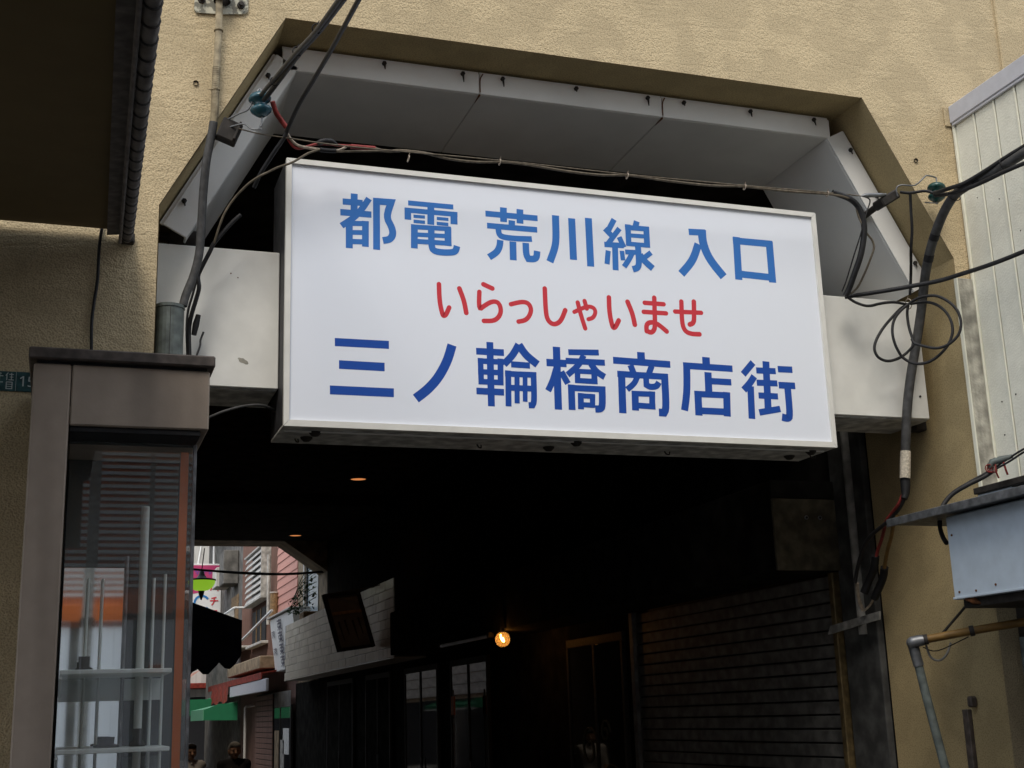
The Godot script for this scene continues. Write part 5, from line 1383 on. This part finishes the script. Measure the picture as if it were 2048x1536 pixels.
	b.prism(PackedVector2Array([Vector2(4.56, 4.15), Vector2(4.93, 4.17), Vector2(4.93, 3.0), Vector2(4.70, 3.0)]), -24.6, -21.5)
	obj("box", b, M.board_white, t)
	var face := Basis(V(0, 0, 2.6), V(-0.12, 0.993, 0).normalized(), V(-0.993, -0.12, 0).normalized())
	for q in [[-24.45, 3.72], [-24.4, 3.34]]:
		kanji_text(t, "character", [[10, 10, 80, 10, 5], [10, 90, 80, 90, 5, 78, 5], [10, 5, 80, 95, 80], [9, 50, 98, 50, 70, 25, 45], [9, 50, 70, 76, 46], [9, 50, 45, 25, 18], [9, 50, 45, 76, 18]], V(4.65 - (q[1] - 3.35) * 0.122 - 0.012, q[1], q[0]), face, M.board_text, 0.18)
	for k in 4:
		kanji_text(t, "character", [[12, 5, 85, 95, 85], [12, 50, 98, 50, 2], [11, 15, 60, 85, 60], [11, 15, 60, 15, 30], [11, 85, 60, 85, 30], [11, 15, 32, 85, 32], [11, 45, 30, 10, 4], [11, 55, 30, 92, 4]], V(4.645 - (3.84 - 0.26 * k - 3.35) * 0.122 - 0.012, 3.84 - 0.26 * k, -23.55), face, M.board_text, 0.25)
	part_box("cornice", V(4.50, 4.172, -24.65), V(4.94, 4.21, -21.5), M.pale_wall, t, 0.006)
	t = thing("potted_vine", V(4.7, 4.2, -20.3), "straggling dark vine hanging beside the far opening", "plant")
	b = mb(t)
	for k in 150:
		var c := V(rng.randf_range(4.3, 4.85), 0, rng.randf_range(-20.7, -20.15))
		c.y = 3.95 + rng.randf() * (0.25 + (c.x - 4.3) * 1.2)
		var d := V(rng.randf_range(-1, 1), rng.randf_range(-1, 1), rng.randf_range(-1, 1)).normalized() * rng.randf_range(0.03, 0.07)
		var u := d.cross(Vector3.UP).normalized() * 0.03
		b.quad(c - d, c + u, c + d, c - u)
	for k in 7: b.tube(curve([V(4.84, 4.9 - 0.1 * k, -20.3), V(4.6, 4.75 - 0.1 * k, -20.4), V(4.4 - 0.02 * k, 4.3 - 0.06 * k, -20.3)]), 0.008, 4)
	obj("leaves", b, M.leaf, t)
	part_box("pot", V(4.55, 3.83, -20.6), V(4.94, 4.0, -20.12), M.wood, t, 0.02)
	# hanging vertical sign
	t = thing("vertical_sign", V(4.4, 4.7, -38), "tall vertical sign with red characters below a magenta top", "sign")
	part_box("box", V(3.99, 4.6, -38.1), V(4.94, 7.0, -37.9), M.board_white, t, 0.01)
	part_box("magenta_field", V(4.03, 6.5, -37.8995), V(4.90, 6.95, -37.89), M.magenta, t, 0.0)
	b = mb(t)
	b.prism(PackedVector2Array([Vector2(4.5, 6.49), Vector2(4.9, 6.49), Vector2(4.9, 6.42), Vector2(4.35, 6.08), Vector2(4.03, 6.02), Vector2(4.03, 6.49)]), -37.8995, -37.891)
	obj("pink_field", b, M.magenta, t)
	var fb := Basis.IDENTITY
	for k in 4:
		kanji_text(t, "purple_mark", [[14, 5, 70, 30, 85, 50, 60, 75, 85, 95, 65], [12, 20, 50, 80, 45], [12, 50, 60, 45, 15]], V(4.07 + 0.2 * k, 6.6, -37.885), fb, M.purple, 0.19)
	b = mb(t)
	for k in 14:
		var a0 := 0.6 + k * 0.36
		var a1 := a0 + 0.37
		var p := [V(cos(a0), sin(a0), 0), V(cos(a1), sin(a1), 0)]
		var c := V(4.33, 5.72, -37.885)
		b.quad(c + p[0] * 0.2, c + p[0] * 0.27, c + p[1] * 0.27, c + p[1] * 0.2)
	obj("blue_ring", b, M.ring_blue, t)
	var kana := [
		[[13, 38, 75, 8, 25], [13, 55, 75, 92, 20], [9, 78, 92, 90, 92, 90, 80, 78, 80, 78, 92]],
		[[13, 75, 92, 20, 80], [13, 5, 55, 95, 55], [13, 52, 85, 50, 40, 25, 5]],
		[[13, 12, 88, 80, 88, 60, 50, 8, 8], [13, 58, 45, 92, 8]],
		[[13, 15, 85, 15, 10], [13, 85, 85, 85, 10], [13, 10, 80, 90, 80], [13, 10, 18, 90, 18]]]
	for k in 4: kanji_text(t, "character", kana[k], V(4.57, 6.05 - 0.42 * k, -37.885), fb, M.red_letter, 0.3)
	part_tube("bracket", curve([V(4.94, 7.9, -38), V(4.75, 7.95, -38), V(4.7, 7.8, -38), V(4.7, 7.0, -38)], 3), 0.04, M.board_white, t, 8)
	part_tube("bracket", [V(4.2, 7.0, -38), V(4.3, 7.7, -38), V(4.94, 8.4, -38)], 0.035, M.board_white, t, 8)
	# lime shaded lamp hanging from the cross wire
	t = thing("street_lamp", V(2.59, 4.3, -20.4), "lime green dish lamp with a black cap hanging by the far opening", "lamp")
	b = mb(t)
	b.lathe([Vector2(0.265, 4.62), Vector2(0.26, 4.575), Vector2(0.215, 4.495), Vector2(0.13, 4.44), Vector2(0.03, 4.42), Vector2(0.0, 4.42)], 24, Transform3D(Basis.IDENTITY, V(2.59, 0, -20.4)))
	obj("shade", b, M.lime, t)
	b = mb(t)
	b.lathe([Vector2(0.0, 4.85), Vector2(0.03, 4.84), Vector2(0.06, 4.74), Vector2(0.10, 4.68), Vector2(0.275, 4.65), Vector2(0.28, 4.63), Vector2(0.267, 4.622)], 24, Transform3D(Basis.IDENTITY, V(2.59, 0, -20.4)))
	obj("cap", b, M.black, t)
	b = mb(t)
	b.lathe([Vector2(0.06, 4.425), Vector2(0.05, 4.36), Vector2(0.012, 4.25), Vector2(0.0, 4.245)], 14, Transform3D(Basis.IDENTITY, V(2.59, 0, -20.4)))
	obj("finial", b, M.black, t)
	part_tube("hanger", [V(2.59, 4.85, -20.4), V(2.59, 5.21, -20.0)], 0.01, M.black, t, 6)
	cable("cross_wire", [V(1.82, 4.778, -19.5), V(2.262, 4.752, -19.5), V(2.747, 4.716, -19.5), V(3.408, 4.68, -19.5), V(3.983, 4.663, -19.5), V(4.469, 4.684, -19.5), V(4.931, 4.725, -19.5)], 0.022, M.black_cable, "thick black wire spanning the far opening", "wires across the far opening", "wire")
	cable("cross_wire", [V(1.826, 4.808, -19.6), V(2.27, 4.772, -19.6), V(2.946, 4.699, -19.6), V(3.613, 4.663, -19.6), V(4.193, 4.665, -19.6), V(4.95, 4.717, -19.6)], 0.013, M.black_cable, "thinner black wire sagging beside the thick one at the far opening", "wires across the far opening", "wire")
	# awnings on the right of the alley
	t = thing("shop_awning", V(4.6, 2.8, -29), "red canvas awning over the alley shops on the right", "awning")
	b = mb(t)
	b.prism(PackedVector2Array([Vector2(4.93, 3.07), Vector2(4.35, 2.99), Vector2(4.35, 2.84), Vector2(4.37, 2.84), Vector2(4.38, 2.96), Vector2(4.93, 3.03)]), -35.5, -24.4)
	obj("canopy", b, M.red_canvas, t)
	b = mb(t)
	for k in 12:
		var z0 := -34.2 + k * 0.33
		b.quad(V(4.33, 2.9, z0), V(4.33, 2.9, z0 + 0.33), V(4.30 + 0.03 * sin(k * 2.0), 2.45 + 0.05 * sin(k * 1.3), z0 + 0.33), V(4.30 + 0.03 * sin(k * 2.0 - 2.0), 2.45 + 0.05 * sin(k * 1.3 - 1.3), z0))
	obj("valance", b, M.red_canvas, t)
	t = thing("fascia_board", V(4.4, 2.6, -27), "pale grey blue fascia board under the red awning", "board")
	part_box("board", V(4.36, 2.56, -30.2), V(4.42, 2.83, -23.7), M.coping, t, 0.01)
	t = thing("shop_awning", V(3.6, 2.5, -36.5), "crumpled pink canvas awning at the alley's far left", "awning")
	b = mb(t)
	for k in 10:
		var z0 := -38.5 + k * 0.35
		var o0 := 0.1 * sin(k * 1.9)
		var o1 := 0.1 * sin(k * 1.9 + 1.9)
		b.quad(V(4.1, 3.5, z0), V(4.1, 3.5, z0 + 0.35), V(3.6 + o1, 3.15 + o1 * 0.4, z0 + 0.35), V(3.6 + o0, 3.15 + o0 * 0.4, z0))
		b.quad(V(3.6 + o0, 3.15 + o0 * 0.4, z0), V(3.6 + o1, 3.15 + o1 * 0.4, z0 + 0.35), V(3.62 + o1 * 0.6, 2.5 + o1, z0 + 0.35), V(3.62 + o0 * 0.6, 2.5 + o0, z0))
	obj("canvas", b, M.pink_canvas, t)
	t = thing("shop_awning", V(4.2, 2.1, -32), "green canvas awning with a pale front flap, low on the right", "awning")
	b = mb(t)
	b.prism(PackedVector2Array([Vector2(3.68, 1.99), Vector2(4.55, 1.97), Vector2(4.55, 2.42), Vector2(4.05, 2.40), Vector2(3.68, 2.255)]), -30.02, -30.0)
	obj("end_panel", b, M.green_canvas, t)
	b = mb(t)
	b.prism(PackedVector2Array([Vector2(3.66, 1.99), Vector2(3.68, 1.99), Vector2(3.68, 2.25), Vector2(4.55, 2.44), Vector2(4.55, 2.46), Vector2(3.66, 2.27)]), -33.4, -30.021)
	obj("canopy", b, M.green_pale, t)
	t = thing("shop_awning", V(3.4, 2.3, -37), "dark green awning behind the pale green flap", "awning")
	b = mb(t)
	b.prism(PackedVector2Array([Vector2(3.3, 2.15), Vector2(3.3, 2.25), Vector2(4.9, 2.75), Vector2(4.9, 2.7)]), -40.0, -34.0)
	obj("canopy", b, M.green_canvas, t)
	part_box("front_rail", V(3.27, 2.1, -40.0), V(3.31, 2.14, -34.0), M.board_white, t, 0.004)
	part_box("front_panel", V(3.3, 2.145, -34.01), V(4.3, 2.6, -33.99), M.green_canvas, t, 0.0)
	# lower shop fronts
	t = thing("roller_shutter", V(4.9, 0, -27), "brown slatted shutter below the pale fascia board in the alley", "shutter")
	b = mb()
	b.box(V(4.80, 0.0, -28.4), V(4.82, 0.11, -25.6), 0.01)
	var slat := b.done(M.brown_siding)
	for k in 20: share("slat", slat, t, V(0, 0.02 + 0.126 * k, 0))
	part_box("backing", V(4.821, 0.0, -28.4), V(4.94, 2.56, -25.6), M.black, t, 0.0)
	t = thing("shop_window", V(4.8, 0, -24), "shop window with pale panels standing for reflections left of the dark doors", "window")
	for q in [[-25.3, -24.45], [-24.4, -23.0]]:
		part_box("glass_pane", V(4.80, 0.4, q[0]), V(4.806, 2.2, q[1]), M.dark_glass, t, 0.0)
		part_box("frame", V(4.79, 0.35, q[1]), V(4.84, 2.25, q[1] + 0.05), M.iron, t, 0.003)
	part_box("sill", V(4.78, 0.0, -25.3), V(4.94, 0.349, -22.9), M.tan_wall, t, 0.01)
	part_box("poster_and_reflection", V(4.79, 2.21, -25.3), V(4.80, 2.55, -23.0), M.grey_wall, t, 0.0)
	for q in [[-24.35, -23.85, 0.9, 1.5, "louvre"], [-24.0, -23.2, 1.2, 1.75, "board_white"], [-25.2, -24.6, 0.6, 1.7, "tan_wall"]]:  # pale panels painted in as bright reflections on the glass
		part_box("poster_and_reflection", V(4.792, q[2], q[0]), V(4.7985, q[3], q[1]), M[q[4]], t, 0.0)
	t = thing("drain_pipe", V(4.85, 0, -29.5), "thin ivory drain pipe beside the green awning", "pipe")
	part_tube("pipe", [V(4.7, 0.02, -29.6), V(4.7, 2.2, -29.6)], 0.035, M.pale_wall, t, 8)
	part_tube("bend", curve([V(4.7, 2.2, -29.6), V(4.72, 2.3, -29.6), V(4.94, 2.34, -29.6)], 3), 0.035, M.pale_wall, t, 8)
	# left side of the alley: seen mirrored in the shop doors
	t = thing("left_house", V(-2, 0, -27), "pale sided house on the alley's left, mirrored in the shop doors", "building")
	part_box("wall", V(-6, 0, -33), V(0.25, 5.6, -20.1), M.tan_wall, t, 0.0)
	for k in 12:
		part_box("siding_board", V(0.252, 2.4 + 0.25 * k, -32.9), V(0.275, 2.63 + 0.25 * k, -20.2), M.louvre, t, 0.004)
	part_box("shop_window", V(0.252, 0.5, -31.0), V(0.28, 2.3, -21.0), M.dark_glass, t, 0.0)
	t = thing("left_house", V(-2, 0, -38), "grey house further along the alley's left side", "building")
	part_box("wall", V(-6, 0, -44), V(0.4, 6.5, -33.05), M.grey_wall, t, 0.0)
	for k in 3: part_box("window", V(0.402, 4.5, -42.5 + 3.2 * k), V(0.43, 6.0, -40.8 + 3.2 * k), M.window_blue, t, 0.0)
	t = thing("far_house", V(3, 0, -48), "pale house closing the view at the alley's end", "building")
	part_box("wall", V(-6, 0, -52), V(12, 10.5, -46), M.pale_wall, t, 0.0)
	part_box("shade_roof", V(-6, 10.5, -52.5), V(12, 10.8, -45.2), M.iron, t, 0.02)
	for k in 5:
		var w := part_box("window", V(-3.5 + 2.3 * k, 6.9, -45.99), V(-2.2 + 2.3 * k, 8.4, -45.9), M.dark_glass, t, 0.0)
		part_box("window_frame", V(-3.6 + 2.3 * k, 6.78, -45.99), V(-2.1 + 2.3 * k, 6.895, -45.8), M.board_white, t, 0.01)
	part_box("canopy", V(-2, 3.2, -45.99), V(6, 3.4, -45.2), M.red_canvas, t, 0.02)
	part_box("shop_front", V(-1.5, 0.1, -45.99), V(5.5, 2.9, -45.95), M.black, t, 0.0)
